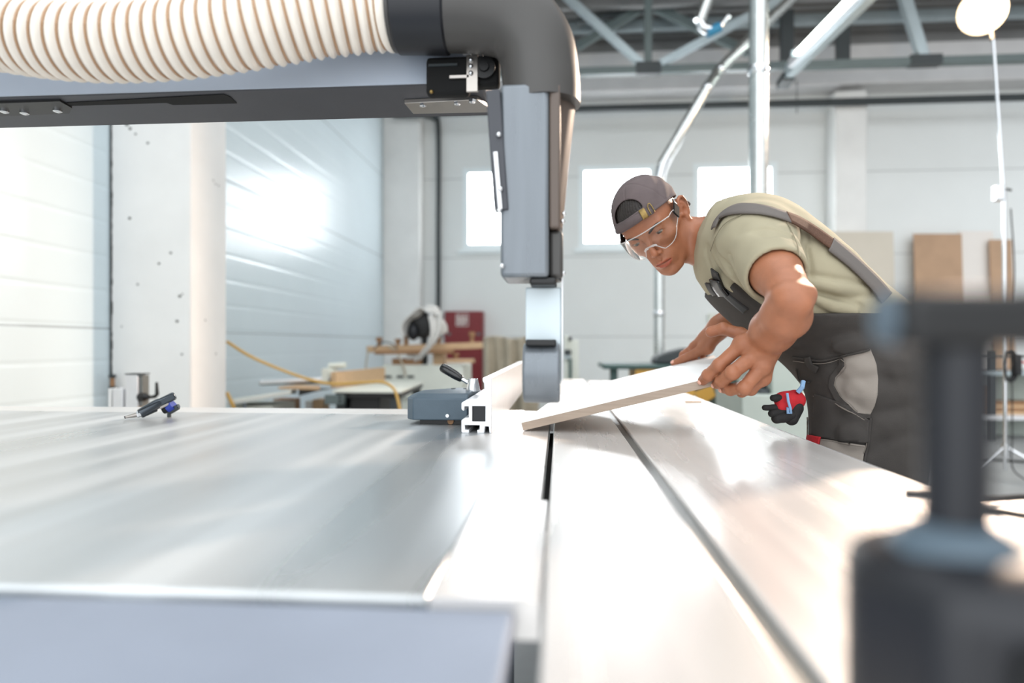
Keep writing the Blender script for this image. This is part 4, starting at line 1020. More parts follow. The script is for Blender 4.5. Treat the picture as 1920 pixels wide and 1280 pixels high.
def surface_nets(f, lo, hi, h):
    lo = np.asarray(lo, float); hi = np.asarray(hi, float)
    B = 4
    n = (np.ceil((hi - lo) / (h * B)).astype(int)) * B
    gc = [lo[i] + np.arange(n[i] // B + 1) * h * B for i in range(3)]
    G = np.stack(np.meshgrid(*gc, indexing='ij'), -1).reshape(-1, 3)
    C = evalc(f, G).reshape([len(g) for g in gc])
    near = np.abs(C) < h * B * 2.2
    blk = np.zeros([len(g) - 1 for g in gc], bool)
    for dx in (0, 1):
        for dy in (0, 1):
            for dz in (0, 1):
                blk |= near[dx:dx + blk.shape[0], dy:dy + blk.shape[1], dz:dz + blk.shape[2]]
    Fv = np.repeat(np.repeat(np.repeat(np.where(C < 0, -1.0, 1.0), B, 0), B, 1), B, 2)[:n[0] + 1, :n[1] + 1, :n[2] + 1].copy()
    mask = np.zeros(Fv.shape, bool)
    bi = np.argwhere(blk)
    off = np.stack(np.meshgrid(*[np.arange(B + 1)] * 3, indexing='ij'), -1).reshape(-1, 3)
    idx = (bi[:, None, :] * B + off[None]).reshape(-1, 3)
    mask[idx[:, 0], idx[:, 1], idx[:, 2]] = True
    mi = np.argwhere(mask)
    Fv[mask] = evalc(f, lo + mi * h)
    s = Fv < 0
    cnt = np.zeros([k - 1 for k in Fv.shape], int); acc = np.zeros(list(cnt.shape) + [3]); wn = np.zeros(cnt.shape)
    sh = cnt.shape
    corners = [(a, b, c) for a in (0, 1) for b in (0, 1) for c in (0, 1)]
    def cv(A, o): return A[o[0]:o[0] + sh[0], o[1]:o[1] + sh[1], o[2]:o[2] + sh[2]]
    for o in corners: cnt += cv(s, o)
    act = (cnt > 0) & (cnt < 8)
    ai = np.argwhere(act)
    pos = np.zeros((len(ai), 3)); wt = np.zeros(len(ai))
    for o in corners:
        for ax in range(3):
            if o[ax]: continue
            q = list(o); q[ax] = 1
            ia = ai + np.array(o); ib = ai + np.array(q)
            fa = Fv[ia[:, 0], ia[:, 1], ia[:, 2]]; fb = Fv[ib[:, 0], ib[:, 1], ib[:, 2]]
            m = (fa < 0) != (fb < 0)
            t = np.where(m, fa / np.where(fa - fb == 0, 1, fa - fb), 0)
            p = np.repeat(np.array(o, float)[None], len(ai), 0); p[:, ax] = t
            pos[m] += p[m]; wt += m
    pos = lo + (ai + pos / wt[:, None]) * h
    vid = np.full(act.shape, -1, int); vid[act] = np.arange(len(ai))
    quads = []
    for ax in range(3):
        b, c = [(1, 2), (2, 0), (0, 1)][ax]
        sl0 = [slice(1, -1)] * 3; sl1 = [slice(1, -1)] * 3
        sl0[ax] = slice(0, -1); sl1[ax] = slice(1, None)
        a0 = s[tuple(sl0)]; a1 = s[tuple(sl1)]
        ch = np.argwhere(a0 != a1)
        flip = a0[tuple(ch.T)] if len(ch) else np.zeros(0, bool)
        base = ch + 1; base[:, ax] = ch[:, ax]
        def g(db, dc):
            q = base.copy(); q[:, b] -= db; q[:, c] -= dc
            return vid[q[:, 0], q[:, 1], q[:, 2]]
        q = np.stack([g(1, 1), g(0, 1), g(0, 0), g(1, 0)], 1)
        q[~flip] = q[~flip][:, ::-1]
        quads.append(q)
    Q = np.concatenate(quads); Q = Q[(Q >= 0).all(1)]
    return pos, Q
def np_mesh(name, parts):
    vs, fs, o = [], [], 0
    for v, q in parts: vs.append(v); fs.append(q + o); o += len(v)
    vs = np.concatenate(vs); fs = np.concatenate(fs)
    me = bpy.data.meshes.new(name)
    me.vertices.add(len(vs)); me.vertices.foreach_set('co', vs.astype(np.float32).ravel())
    me.loops.add(fs.size); me.loops.foreach_set('vertex_index', fs.astype(np.int32).ravel())
    me.polygons.add(len(fs)); me.polygons.foreach_set('loop_start', np.arange(0, fs.size, 4, dtype=np.int32))
    me.polygons.foreach_set('use_smooth', np.ones(len(fs), bool))
    me.update(calc_edges=True); me.validate()
    return me
def project(f, P, D, n=60):
    """march points P along D onto the surface f = 0; rays that miss keep their nearest pass"""
    P = P.copy(); D = D / np.linalg.norm(D, axis=1)[:, None]
    best = P.copy(); bv = np.full(len(P), 1e9)
    for _ in range(n):
        v = evalc(f, P); m = np.abs(v) < bv; best[m] = P[m]; bv[m] = np.abs(v)[m]
        P += D * np.clip(v * 0.8, -0.1, 0.1)[:, None]
    bad = bv > 0.002
    if bad.any(): best[bad] = relax(f, best[bad], 0.0, 8)
    return best
def grad(f, P, e=0.0015):
    g = np.stack([evalc(f, P + np.eye(3)[i] * e) - evalc(f, P - np.eye(3)[i] * e) for i in range(3)], 1)
    return g / (np.linalg.norm(g, axis=1)[:, None] + 1e-9)
def relax(f, P, off, n=5):
    """pull points to the level f = off"""
    P = P.copy()
    for _ in range(n): P -= grad(f, P) * (evalc(f, P) - off)[:, None]
    return P
def patch_on(name, f, poly, start, material, parent, off=0.0015, thick=0.003, step=4.0, tofn=None, lvl=None):
    """a piece of cloth lying on the surface: outline in picture-plane units, dropped onto f from `start` metres away"""
    from mathutils.geometry import delaunay_2d_cdt
    pl = []
    for i in range(len(poly)):
        a = Vector(poly[i]); b = Vector(poly[(i + 1) % len(poly)]); k = max(1, int((b - a).length / step))
        pl += [a.lerp(b, j / k) for j in range(k)]
    xs = [p[0] for p in pl]; ys = [p[1] for p in pl]
    ins = []
    def inside(x, y):
        c = False; n = len(pl); j = n - 1
        for i in range(n):
            if (pl[i][1] > y) != (pl[j][1] > y) and x < (pl[j][0] - pl[i][0]) * (y - pl[i][1]) / (pl[j][1] - pl[i][1]) + pl[i][0]: c = not c
            j = i
        return c
    for x in np.arange(min(xs), max(xs), step):
        for y in np.arange(min(ys), max(ys), step):
            if inside(x, y): ins.append(Vector((x, y)))
    n = len(pl)
    vs, _, fs, *_r = delaunay_2d_cdt(pl + ins, [(i, (i + 1) % n) for i in range(n)], [], 0, 1e-4)
    fs = [t for t in fs if inside(sum(vs[i][0] for i in t) / len(t), sum(vs[i][1] for i in t) / len(t))]
    P0 = np.array([nv(at(v[0], v[1], start)) for v in vs]); D = np.array([nv(ray(v[0], v[1])) for v in vs])
    P = project(f, P0, D)
    P = P + grad(f, P) * off
    me = bpy.data.meshes.new(name); me.from_pydata([tuple(p) for p in P], [], [tuple(t) for t in fs]); me.update()
    o = finish(name, me, material, parent, angle=3.0)
    so = o.modifiers.new('thickness', 'SOLIDIFY'); so.thickness = thick; so.offset = 0
    return o
def strap_on(name, f, pix, start, width, material, parent, off=0.002, thick=0.003, n=10, end_free=None):
    """a ribbon following the surface under a path given by picture points (x, y)"""
    c = bez([(p[0], p[1], 0) for p in pix], n)
    P0 = np.array([nv(at(p.x, p.y, start)) for p in c]); D = np.array([nv(ray(p.x, p.y)) for p in c])
    P = project(f, P0, D); N = grad(f, P)
    T = np.gradient(P, axis=0); T /= np.linalg.norm(T, axis=1)[:, None]
    B = np.cross(T, N); B /= np.linalg.norm(B, axis=1)[:, None]
    rows = []
    for s_ in (-1, -0.5, 0, 0.5, 1): rows.append(relax(f, P + B * (s_ * width / 2), off, 3))
    vs = np.stack(rows, 1).reshape(-1, 3); k = len(P)
    fs = [(i * 5 + j, i * 5 + j + 1, (i + 1) * 5 + j + 1, (i + 1) * 5 + j) for i in range(k - 1) for j in range(4)]
    me = bpy.data.meshes.new(name); me.from_pydata([tuple(p) for p in vs], [], fs); me.update()
    o = finish(name, me, material, parent, angle=3.0)
    so = o.modifiers.new('thickness', 'SOLIDIFY'); so.thickness = thick; so.offset = 0
    return o

# ---------------------------------------------------------------- the worker: joints
J = lambda px, py, y: nv(at(px, py, y))
Pel = J(1640, 690, 1.56); Wst = J(1572, 612, 1.555); Chs = J(1470, 528, 1.54); Upc = J(1405, 470, 1.55)
Nck = J(1345, 445, 1.575); H = J(1227.5, 422.5, 1.575)
HS = 0.945
SLd = J(1418, 455, 1.38); SRd = J(1385, 478, 1.70)
EL = J(1485, 562, 1.13); WL = J(1432, 646, 1.285)
ER = J(1470, 525, 1.90); WR = J(1350, 612, 1.865)
HL = J(1632, 720, 1.46); HR = J(1640, 712, 1.67)
KL = J(1610, 1060, 1.43); KR = J(1606, 980, 1.72)
AL = KL * 1.0; AL = V(KL[0] + 0.05, KL[1] + 0.02, 0.10); AR = V(KR[0] + 0.06, KR[1] + 0.05, 0.10)
KL[2] = 0.50; KR[2] = 0.50
spine = (Upc - Pel) / np.linalg.norm(Upc - Pel)
side = V(0.0, -1.0, 0.0); side -= spine * (side @ spine); side /= np.linalg.norm(side)   # his left
front = np.cross(side, spine)
if front[2] > 0: front = -front
RT = np.stack([spine, front, side])
# head frame: L = his left, F = facing, U = crown
rgt = V(CT, ST, 0); upv = V(0, 0, 1); tow = V(ST, -CT, 0)
def vw(a, b, c): v = rgt * a + upv * b + tow * c; return v / np.linalg.norm(v)
hL = vw(0.711, 0.371, 0.597); hU = vw(-0.649, 0.674, 0.354); hU -= hL * (hU @ hL); hU /= np.linalg.norm(hU)
hF = np.cross(hL, hU)
RH = np.stack([hL, hF, hU])
def hw(x, y, z): return H + (hL * x + hF * y + hU * z) * (0.001 * HS)      # head-local millimetres to world
def hloc(P): return ((P - H) @ RH.T) * (1000.0 / HS)

def head_sdf(P):
    q = hloc(P)
    def E(c, r, R=None): return ell(q, V(*c), r, R)
    def C(a, b, ra, rb=None): return cone(q, V(*a), V(*b), ra, rb)
    d = E((0, -6, 44), (74, 96, 82))
    d = smin(d, E((0, 36, 0), (61, 56, 70)), 20)
    for s in (-1, 1):
        d = smin(d, C((s * 50, 8, -48), (s * 22, 74, -90), 13, 12), 22)       # jaw line
        d = smin(d, C((s * 54, 2, -10), (s * 51, 8, -50), 14, 13), 20)        # ramus
        d = smin(d, E((s * 45, 62, -8), (19, 20, 15)), 18)                    # cheek bone
        d = smin(d, C((s * 62, 25, -4), (s * 48, 58, -8), 9, 10), 14)         # zygomatic arch
        d = smin(d, C((s * 10, 87, 32), (s * 42, 74, 36), 8.5, 8), 12)        # brow ridge
    d = smin(d, E((0, 44, -56), (42, 44, 42)), 22)
    d = smin(d, E((0, 78, -54), (32, 23, 28)), 16)                            # muzzle
    d = smin(d, E((0, 84, -93), (20, 14, 14)), 14)                            # chin
    for s in (-1, 1):
        d = smax(d, -E((s * 33, 94, 15), (19, 17, 13)), 11)                   # eye socket
        e = sphere(q, V(s * 33, 71.5, 15), 14.6)
        e = smax(e, -E((s * 33.5, 90, 13.5), (13.5, 14, 4.0)), 1.5)           # lid opening
        d = smin(d, e, 5)
        d = smin(d, C((s * 20, 84, 23), (s * 46, 75, 23), 2.2, 2.0), 5)       # upper lid fold
        d = smin(d, C((s * 22, 82, 4.5), (s * 42, 76, 4.5), 2.2, 2.0), 6)     # lower lid
    # nose
    d = smin(d, chain(q, [V(0, 88, 24), V(0, 98, 6), V(0, 108, -16)], [6.2, 6.6, 7.6], 4), 9)
    d = smin(d, E((0, 108.5, -21), (8.6, 9.0, 7.8)), 5)
    for s in (-1, 1):
        d = smin(d, E((s * 10.5, 98, -26), (6.2, 9.0, 6.4)), 5)
        d = smax(d, -E((s * 6.5, 102, -34), (3.4, 5.4, 4.0)), 2.5)            # nostril
    d = smin(d, C((0, 96, -33), (0, 104, -28), 4.0, 4.6), 4)
    # lips
    up = [V(-20, 91, -58.5), V(-12, 97.5, -52.5), V(-4, 100.5, -50.5), V(0, 100, -51.5), V(4, 100.5, -50.5), V(12, 97.5, -52.5), V(20, 91, -58.5)]
    lo = [V(-18, 91, -60), V(-10, 97.5, -65), V(0, 99.5, -66), V(10, 97.5, -65), V(18, 91, -60)]
    d = smin(d, poly_tube(q, up, [2.5, 4.6, 5.0, 4.7, 5.0, 4.6, 2.5]), 4)
    d = smin(d, poly_tube(q, lo, [2.5, 5.4, 6.0, 5.4, 2.5]), 4)
    ml = [V(-21, 94, -59), V(-11, 103.5, -58), V(0, 106.5, -57.4), V(11, 103.5, -58), V(21, 94, -59)]
    d = smax(d, -poly_tube(q, ml, [1.2, 3.0, 3.6, 3.0, 1.2]), 1.0)
    d = smax(d, -E((0, 101, -42), (2.6, 3.4, 6)), 5)                             # philtrum
    d = smax(d, -E((0, 101, -78), (16, 7, 4)), 6)                             # under the lip
    return d * (0.001 * HS)

def ears_sdf(P):
    q = hloc(P); d = None
    def E(c, r, R=None): return ell(q, V(*c), r, R)
    for s in (-1, 1):
        er = lambda y, z, x: V(s * (x + 5), y - 5, z - 6)
        pl = E((s * 80, -15, -2), (4.0, 16, 28), np.array([[0.90, s * 0.40, 0], [-s * 0.40, 0.90, 0], [0, 0, 1]]).astype(float))
        hel = [er(3, 6, 70), er(2, 18, 73), er(-5, 29, 77), er(-15, 32, 82), er(-24, 26, 85), er(-28, 12, 85), er(-26, -4, 82), er(-18, -17, 77)]
        e = poly_tube(q, hel, [3.0, 3.3, 3.6, 3.8, 3.8, 3.6, 3.4, 4.2])
        e = smin(e, pl, 4)
        e = smin(e, E((s * 77, -13, -31), (5.0, 9, 10)), 5)                    # lobe
        e = smin(e, poly_tube(q, [er(-10, 20, 78), er(-18, 8, 80), er(-16, -8, 77)], [2.6, 2.9, 2.6]), 3)
        e = smax(e, -E((s * 86, -10, -9), (8, 8.5, 11)), 3)                    # concha
        e = smin(e, E((s * 75, 1, -10), (4, 4.5, 6)), 3)                       # tragus
        d = e if d is None else np.minimum(d, e)
    return d * (0.001 * HS)
def hands_l():
    t = {}
    t['index'] = [J(1392, 645, 1.272), J(1349, 684, 1.282), J(1328, 703, 1.305), J(1318, 713, 1.328)], [0.0150, 0.0136, 0.0124, 0.0106]
    t['middle'] = [J(1417, 664, 1.262), J(1374, 698, 1.252), J(1353, 714, 1.288), J(1344, 720, 1.318)], [0.0160, 0.0142, 0.0128, 0.0108]
    t['ring'] = [J(1428, 688, 1.262), J(1396, 726, 1.252), J(1370, 730, 1.290), J(1358, 729, 1.316)], [0.0155, 0.0138, 0.0120, 0.0100]
    t['little'] = [J(1430, 708, 1.282), J(1408, 730, 1.285), J(1391, 735, 1.315), J(1383, 733, 1.335)], [0.0135, 0.0115, 0.0100, 0.0086]
    t['thumb'] = [J(1422, 642, 1.305), J(1388, 626, 1.34), J(1356, 616, 1.352), J(1333, 622, 1.362)], [0.018, 0.0138, 0.0128, 0.0124]
    return t
HLt = hands_l()
def hand_l(P):
    d = cone(P, WL, J(1424, 664, 1.275), 0.029, 0.026)
    for k, r in (('index', 0.0185), ('middle', 0.019), ('ring', 0.0185), ('little', 0.017)):
        d = smin(d, cone(P, WL, HLt[k][0][0], 0.026, r), 0.012)
    d = smin(d, cone(P, WL, HLt['thumb'][0][0], 0.022, 0.017), 0.015)
    d = smin(d, cone(P, HLt['thumb'][0][0], HLt['index'][0][0], 0.014, 0.012), 0.014)   # web
    fg = None
    for k, (p, r) in HLt.items():
        r = [x * 0.94 for x in r]
        f = chain(P, p, r, 0.004)
        for i in (1, 2): f = smin(f, sphere(P, p[i] - (p[min(i + 1, 3)] + p[i - 1] - 2 * p[i]) * 0.03, r[i] * 1.06), 0.004)
        if k == 'thumb': d = smin(d, f, 0.012)
        else: fg = f if fg is None else smin(fg, f, 0.0015)
    d = smin(d, fg, 0.006)
    for k in ('index', 'middle', 'ring'):
        d = smin(d, sphere(P, HLt[k][0][0] + V(0.002, -0.006, 0.004), 0.0115), 0.010)
    return d
HRt = {
    'index': ([J(1302, 650, 1.90), J(1281, 664, 1.945), J(1273, 684, 1.965), J(1272, 700, 1.965)], [0.0125, 0.0105, 0.0095, 0.008]),
    'middle': ([J(1312, 644, 1.915), J(1293, 656, 1.965), J(1287, 676, 1.98), J(1286, 694, 1.975)], [0.0125, 0.0105, 0.0095, 0.008]),
    'ring': ([J(1322, 642, 1.925), J(1307, 652, 1.975), J(1302, 672, 1.99), J(1302, 688, 1.98)], [0.012, 0.010, 0.009, 0.008]),
    'little': ([J(1332, 642, 1.93), J(1322, 652, 1.97), J(1318, 668, 1.98), J(1318, 680, 1.975)], [0.011, 0.009, 0.008, 0.007]),
    'thumb': ([J(1326, 648, 1.86), J(1304, 662, 1.865), J(1282, 672, 1.875), J(1264, 681, 1.89)], [0.018, 0.0135, 0.0115, 0.0095]),
}
def hand_r(P):
    d = cone(P, WR, J(1326, 636, 1.88), 0.029, 0.027)
    for k, r in (('index', 0.016), ('middle', 0.016), ('ring', 0.015), ('little', 0.014)):
        d = smin(d, cone(P, WR, HRt[k][0][0], 0.022, r), 0.012)
    d = smin(d, cone(P, J(1340, 628, 1.855), HRt['thumb'][0][0], 0.024, 0.018), 0.014)
    d = smin(d, sphere(P, J(1326, 655, 1.862), 0.014), 0.014)
    for k, (p, r) in HRt.items():
        d = smin(d, chain(P, p, r, 0.004), 0.007 if k != 'thumb' else 0.012)
    return d
def arm_l(P):
    m = EL + (WL - EL) * 0.25
    d = chain(P, [SLd, SLd + (EL - SLd) * 0.55, EL], [0.052, 0.0435, 0.031], 0.02)
    d = smin(d, cone(P, SLd + (EL - SLd) * 0.45 + V(0.012, 0, 0.010), SLd + (EL - SLd) * 0.85 + V(0.010, 0, 0.010), 0.030, 0.022), 0.02)      # triceps
    fa = chain(P, [EL, EL + (WL - EL) * 0.28 + V(0.004, -0.004, -0.004), EL + (WL - EL) * 0.65, WL], [0.029, 0.0365, 0.0355, 0.0310], 0.03)
    fa = smin(fa, cone(P, EL + V(-0.020, 0.0, 0.008), EL + (WL - EL) * 0.5 + V(-0.014, -0.012, 0.008), 0.014, 0.017), 0.016)      # forearm muscle
    fa = smin(fa, cone(P, EL + V(0.010, -0.018, -0.010), EL + (WL - EL) * 0.55 + V(0.010, -0.020, -0.010), 0.016, 0.014), 0.014)
    for o in (V(-0.012, -0.024, 0.012), V(0.002, -0.029, 0.004), V(0.014, -0.026, -0.008)):                                        # tendons
        fa = smin(fa, cone(P, EL + (WL - EL) * 0.72 + o, WL + o * 1.02, 0.0050, 0.0042), 0.006)
    d = smin(d, fa, 0.009)
    d = smin(d, ell(P, J(1515, 551, 1.135), (0.0125, 0.016, 0.013)), 0.022)      # point of the elbow
    return d + 0.0008 * wob(P, 60, 21)
def arm_r(P):
    d = cone(P, SRd, ER, 0.058, 0.046)
    return smin(d, chain(P, [ER, ER + (WR - ER) * 0.3, WR], [0.043, 0.046, 0.031], 0.02), 0.02)
def torso(P, g=0.0):
    d = ell(P, Pel, (0.13 + g, 0.125 + g, 0.170 + g), RT)
    d = smin(d, ell(P, Wst, (0.15 + g, 0.118 + g, 0.158 + g), RT), 0.07)
    d = smin(d, ell(P, Chs, (0.17 + g, 0.128 + g, 0.172 + g), RT), 0.07)
    d = smin(d, ell(P, Upc, (0.11 + g, 0.105 + g, 0.165 + g), RT), 0.06)
    for s in (SLd, SRd): d = smin(d, cone(P, Upc, s, 0.085 + g, 0.062 + g), 0.06)
    return d
nb = hw(0, -24, -46)
def neck(P):
    d = cone(P, nb, Nck + V(0.0, 0, -0.008), 0.045, 0.054)
    for s, x in ((1, 58), (-1, -58)):
        d = smin(d, cone(P, hw(x * 0.88, -26, -30), Nck + front * 0.055 + side * 0.012 * s, 0.012, 0.011), 0.018)
    d = smin(d, cone(P, hw(0, 40, -72), Nck + front * 0.05, 0.022, 0.022), 0.03)
    return d
def legs(P, g=0.0):
    d = None
    for h, k, a in ((HL, KL, AL), (HR, KR, AR)):
        e = smin(cone(P, h, k, 0.085 + g, 0.06 + g), cone(P, k, a, 0.058 + g, 0.042 + g), 0.04)
        d = e if d is None else smin(d, e, 0.03)
    return d
def foot(P, a):
    return smin(cone(P, a, a + V(0, 0, -0.05), 0.042, 0.04), cone(P, a + V(0.04, 0, -0.065), a + V(-0.16, 0, -0.07), 0.035, 0.028), 0.03)
def skin_d(P):
    d = smin(head_sdf(P), neck(P), 0.016)
    d = smin(d, ears_sdf(P), 0.009)
    t = smin(torso(P), legs(P), 0.05)
    for a in (AL, AR): t = smin(t, foot(P, a), 0.02)
    d = smin(d, t, 0.03)
    d = smin(d, smin(arm_l(P), hand_l(P), 0.016), 0.02)
    d = smin(d, smin(arm_r(P), hand_r(P), 0.016), 0.02)
    return d
def box_cut(f, lo, hi):
    lo = np.asarray(lo); hi = np.asarray(hi)
    return f
pad = 0.012
hmin = np.min([hw(x, y, z) for x in (-90, 90) for y in (-110, 125) for z in (-125, 135)], 0)
hmax = np.max([hw(x, y, z) for x in (-90, 90) for y in (-110, 125) for z in (-125, 135)], 0)
# the head and the near hand get a finer grid; one field describes the whole body
parts = [surface_nets(skin_d, hmin, hmax, 0.0018)]
lpts = np.array([WL] + [p for k in HLt.values() for p in k[0]]); rpts = np.array([WR] + [p for k in HRt.values() for p in k[0]])
llo, lhi = lpts.min(0) - 0.03, lpts.max(0) + 0.03
rlo, rhi = rpts.min(0) - 0.03, rpts.max(0) + 0.03
parts.append(surface_nets(skin_d, llo, lhi, 0.0016))
parts.append(surface_nets(skin_d, rlo, rhi, 0.0022))
allp = np.array([Pel, AL, AR, SLd, SRd, EL, ER, H])
v, q = surface_nets(skin_d, V(allp[:, 0].min() - 0.3, allp[:, 1].min() - 0.12, 0.0), V(allp[:, 0].max() + 0.3, allp[:, 1].max() + 0.22, H[2] + 0.2), 0.0055)
cen = v[q].mean(1)
drop = np.zeros(len(q), bool)
for lo, hi in ((hmin, hmax), (llo, lhi), (rlo, rhi)):
    drop |= ((cen > lo + 0.004) & (cen < hi - 0.008)).all(1)
q = q[~drop]
used = np.unique(q); rm = np.full(len(v), -1); rm[used] = np.arange(len(used))
parts.append((v[used], rm[q]))
body_me = np_mesh('body', parts)
co = np.empty(len(body_me.vertices) * 3, np.float32); body_me.vertices.foreach_get('co', co); co = co.reshape(-1, 3).astype(float)
ql = hloc(co)
tint_ = np.ones((len(co), 4), np.float32)
def blendc(mask, col):
    m = np.clip(mask, 0, 1)[:, None]
    tint_[:, :3] = tint_[:, :3] * (1 - m) + np.array(col, np.float32) * m
inh = (np.abs(ql) < 140).all(1)
up_ = [V(-20, 92, -58), V(-12, 99.5, -53.5), V(0, 102, -52.5), V(12, 99.5, -53.5), V(20, 92, -58)]
lo_ = [V(-18, 92, -60), V(-10, 99, -64), V(0, 101.5, -65.5), V(10, 99, -64), V(18, 92, -60)]
lipd = np.minimum(poly_tube(ql, up_, 4.0), poly_tube(ql, lo_, 5.2))
blendc(inh * np.clip(0.5 - lipd / 2.0, 0, 1) * 1.0, (0.92, 0.52, 0.52))
mld = poly_tube(ql, [V(-22, 92, -59), V(-12, 99, -57.8), V(0, 102.5, -57.2), V(12, 99, -57.8), V(22, 92, -59)], 1.6); blendc(inh * np.clip(0.6 - mld / 1.5, 0, 1) * 0.85, (0.30, 0.16, 0.15))  # dark tint along the mouth crease stands in for shade between the lips
for s in (-1, 1):
    nd_ = np.sqrt((((ql - V(s * 6.5, 103, -33.5)) / V(4, 6, 4)) ** 2).sum(1)); blendc(inh * np.clip(1.6 - nd_, 0, 1) * 0.7, (0.35, 0.2, 0.18))  # nostril shade put into the skin tint
    lash = poly_tube(ql, [V(s * 20.5, 84, 14), V(s * 27, 87, 18.2), V(s * 34, 87, 19.2), V(s * 42, 83, 17.4), V(s * 47, 78, 13)], 0.8); blendc(inh * np.clip(0.6 - lash / 1.6, 0, 1) * 0.75, (0.22, 0.16, 0.14))
st = np.clip((-30 - ql[:, 2]) / 25, 0, 1) * np.clip((ql[:, 1] - 20) / 25, 0, 1) * (ql[:, 2] > -140)
blendc(inh * st * 0.20 * (lipd > 1), (0.62, 0.60, 0.60))                    # shaved beard area
noz = np.exp(-(((ql - V(0, 108, -20)) / V(14, 14, 14)) ** 2).sum(1)); blendc(inh * noz * 0.35, (1.0, 0.78, 0.74))
for s in (-1, 1):
    ck = np.exp(-(((ql - V(s * 44, 72, -18)) / V(20, 20, 18)) ** 2).sum(1)); blendc(inh * ck * 0.25, (1.0, 0.82, 0.78))
    ea = np.exp(-(((ql - V(s * 80, -12, 4)) / V(12, 22, 30)) ** 2).sum(1)); blendc(inh * ea * 0.4, (1.0, 0.80, 0.76))
for s in (-1, 1):
    sbm = np.clip(1.2 - np.abs(ql[:, 1] - 17 - 0.1 * ql[:, 2]) / 9, 0, 1) * np.clip((ql[:, 2] + 6) / 14, 0, 1) * (ql[:, 0] * s > 40)
    blendc(inh * sbm * 0.75, (0.30, 0.26, 0.25))
nap = np.clip((-ql[:, 1] - 22) / 10, 0, 1) * np.clip((ql[:, 2] + 30) / 16, 0, 1); blendc(inh * nap * 0.8, (0.28, 0.24, 0.23))
for k, (p, r) in list(HLt.items()) + list(HRt.items()):
    ft = np.exp(-(((co - p[3]) / 0.016) ** 2).sum(1)); blendc(ft * 0.35, (1.0, 0.84, 0.82))
    for i in (1, 2):
        ft = np.exp(-(((co - p[i]) / 0.012) ** 2).sum(1)); blendc(ft * 0.18, (1.0, 0.80, 0.76))
ca = body_me.color_attributes.new('tint', 'FLOAT_COLOR', 'POINT'); ca.data.foreach_set('color', tint_.ravel())
SK = mat('tanned skin', (160, 104, 75), 0.45, noise=0.08, nscale=45, sss=0.08, bump=0.2, bscale=420, spec=0.45, tint='tint')
man = thing('person', 'worker in olive t-shirt, dark overalls, cap and goggles leaning over the saw', 'person', (float(KL[0]) + 0.05, 1.58, 0.0))
finish('body', body_me, SK, man, angle=3.0)
# ---------------------------------------------------------------- face details
FM = dict(
    sclera=mat('eye white', (160, 148, 138), 0.25, spec=0.6),
    iris=mat('grey brown iris', (84, 66, 50), 0.15, spec=0.7),
    pupil=mat('pupil', (8, 8, 8), 0.1, spec=0.8),
    hair=mat('dark brown hair', (34, 26, 22), 0.5, noise=0.3, nscale=160, stretch=(1, 6, 1), bump=0.5, bscale=260),
    cap=mat('mauve grey cotton', (96, 84, 84), 0.85, noise=0.10, nscale=26, bump=0.35, bscale=900),
    clear=clear_mat('clear goggle lens', (248, 250, 250), 0.015, 0.02, 1.22),
    clear_side=clear_mat('clear side shield', (236, 238, 238), 0.05, 0.15, 1.05),
    clear_edge=mat('clear goggle rim', (226, 224, 222), 0.12, alpha=0.42, spec=0.7),
    shirt=mat('olive cotton jersey', (160, 152, 128), 0.9, noise=0.06, nscale=12, bump=0.25, bscale=1300),
    overall=mat('charcoal workwear twill', (58, 54, 51), 0.85, noise=0.12, nscale=26, bump=0.35, bscale=1000),
    panel=mat('light grey twill', (140, 132, 124), 0.85, noise=0.06, nscale=22, bump=0.3, bscale=1000),
    strap=mat('grey strap webbing', (104, 98, 94), 0.85, bump=0.4, bscale=700),
    elastic=mat('brown elastic webbing', (92, 66, 52), 0.9, noise=0.2, nscale=300, bump=0.5, bscale=600),
    seam=mat('olive seam', (128, 121, 100), 0.9),
    stitch=mat('pale stitching', (120, 112, 104), 0.8),
    nail=mat('finger nail', (232, 178, 158), 0.3),
    red=mat('red knit', (190, 32, 42), 0.8, noise=0.1, nscale=80, bump=0.4, bscale=900),
    glove=mat('black rubber coating', (28, 26, 26), 0.75, noise=0.2, nscale=100, bump=0.5, bscale=700),
    cuff=mat('pale blue cuff', (140, 176, 214), 0.8),
)
for s in (-1, 1):
    c = V(s * 33, 72.3, 15)
    eb = MB().ball(hw(*c), 0.0123 * HS, 24).build('eye', FM['sclera'], man)
    g = V(-0.02, 0.96, -0.26); g /= np.linalg.norm(g)
    def disc(r, depth, name, mm, par):
        cc = hw(*(c + g * depth)); a = hL - (hL @ (RH.T @ g)) * (RH.T @ g); ax = RH.T @ g
        MB().lathe(cc, ax, [(0, r), (0.0005, r * 0.92), (0.0008, r * 0.5), (0.0009, r * 0.1)], 24).build(name, mm, par)
    disc(0.0058, 11.2, 'iris', FM['iris'], eb); disc(0.0026, 12.0, 'pupil', FM['pupil'], eb)
headf = head_sdf
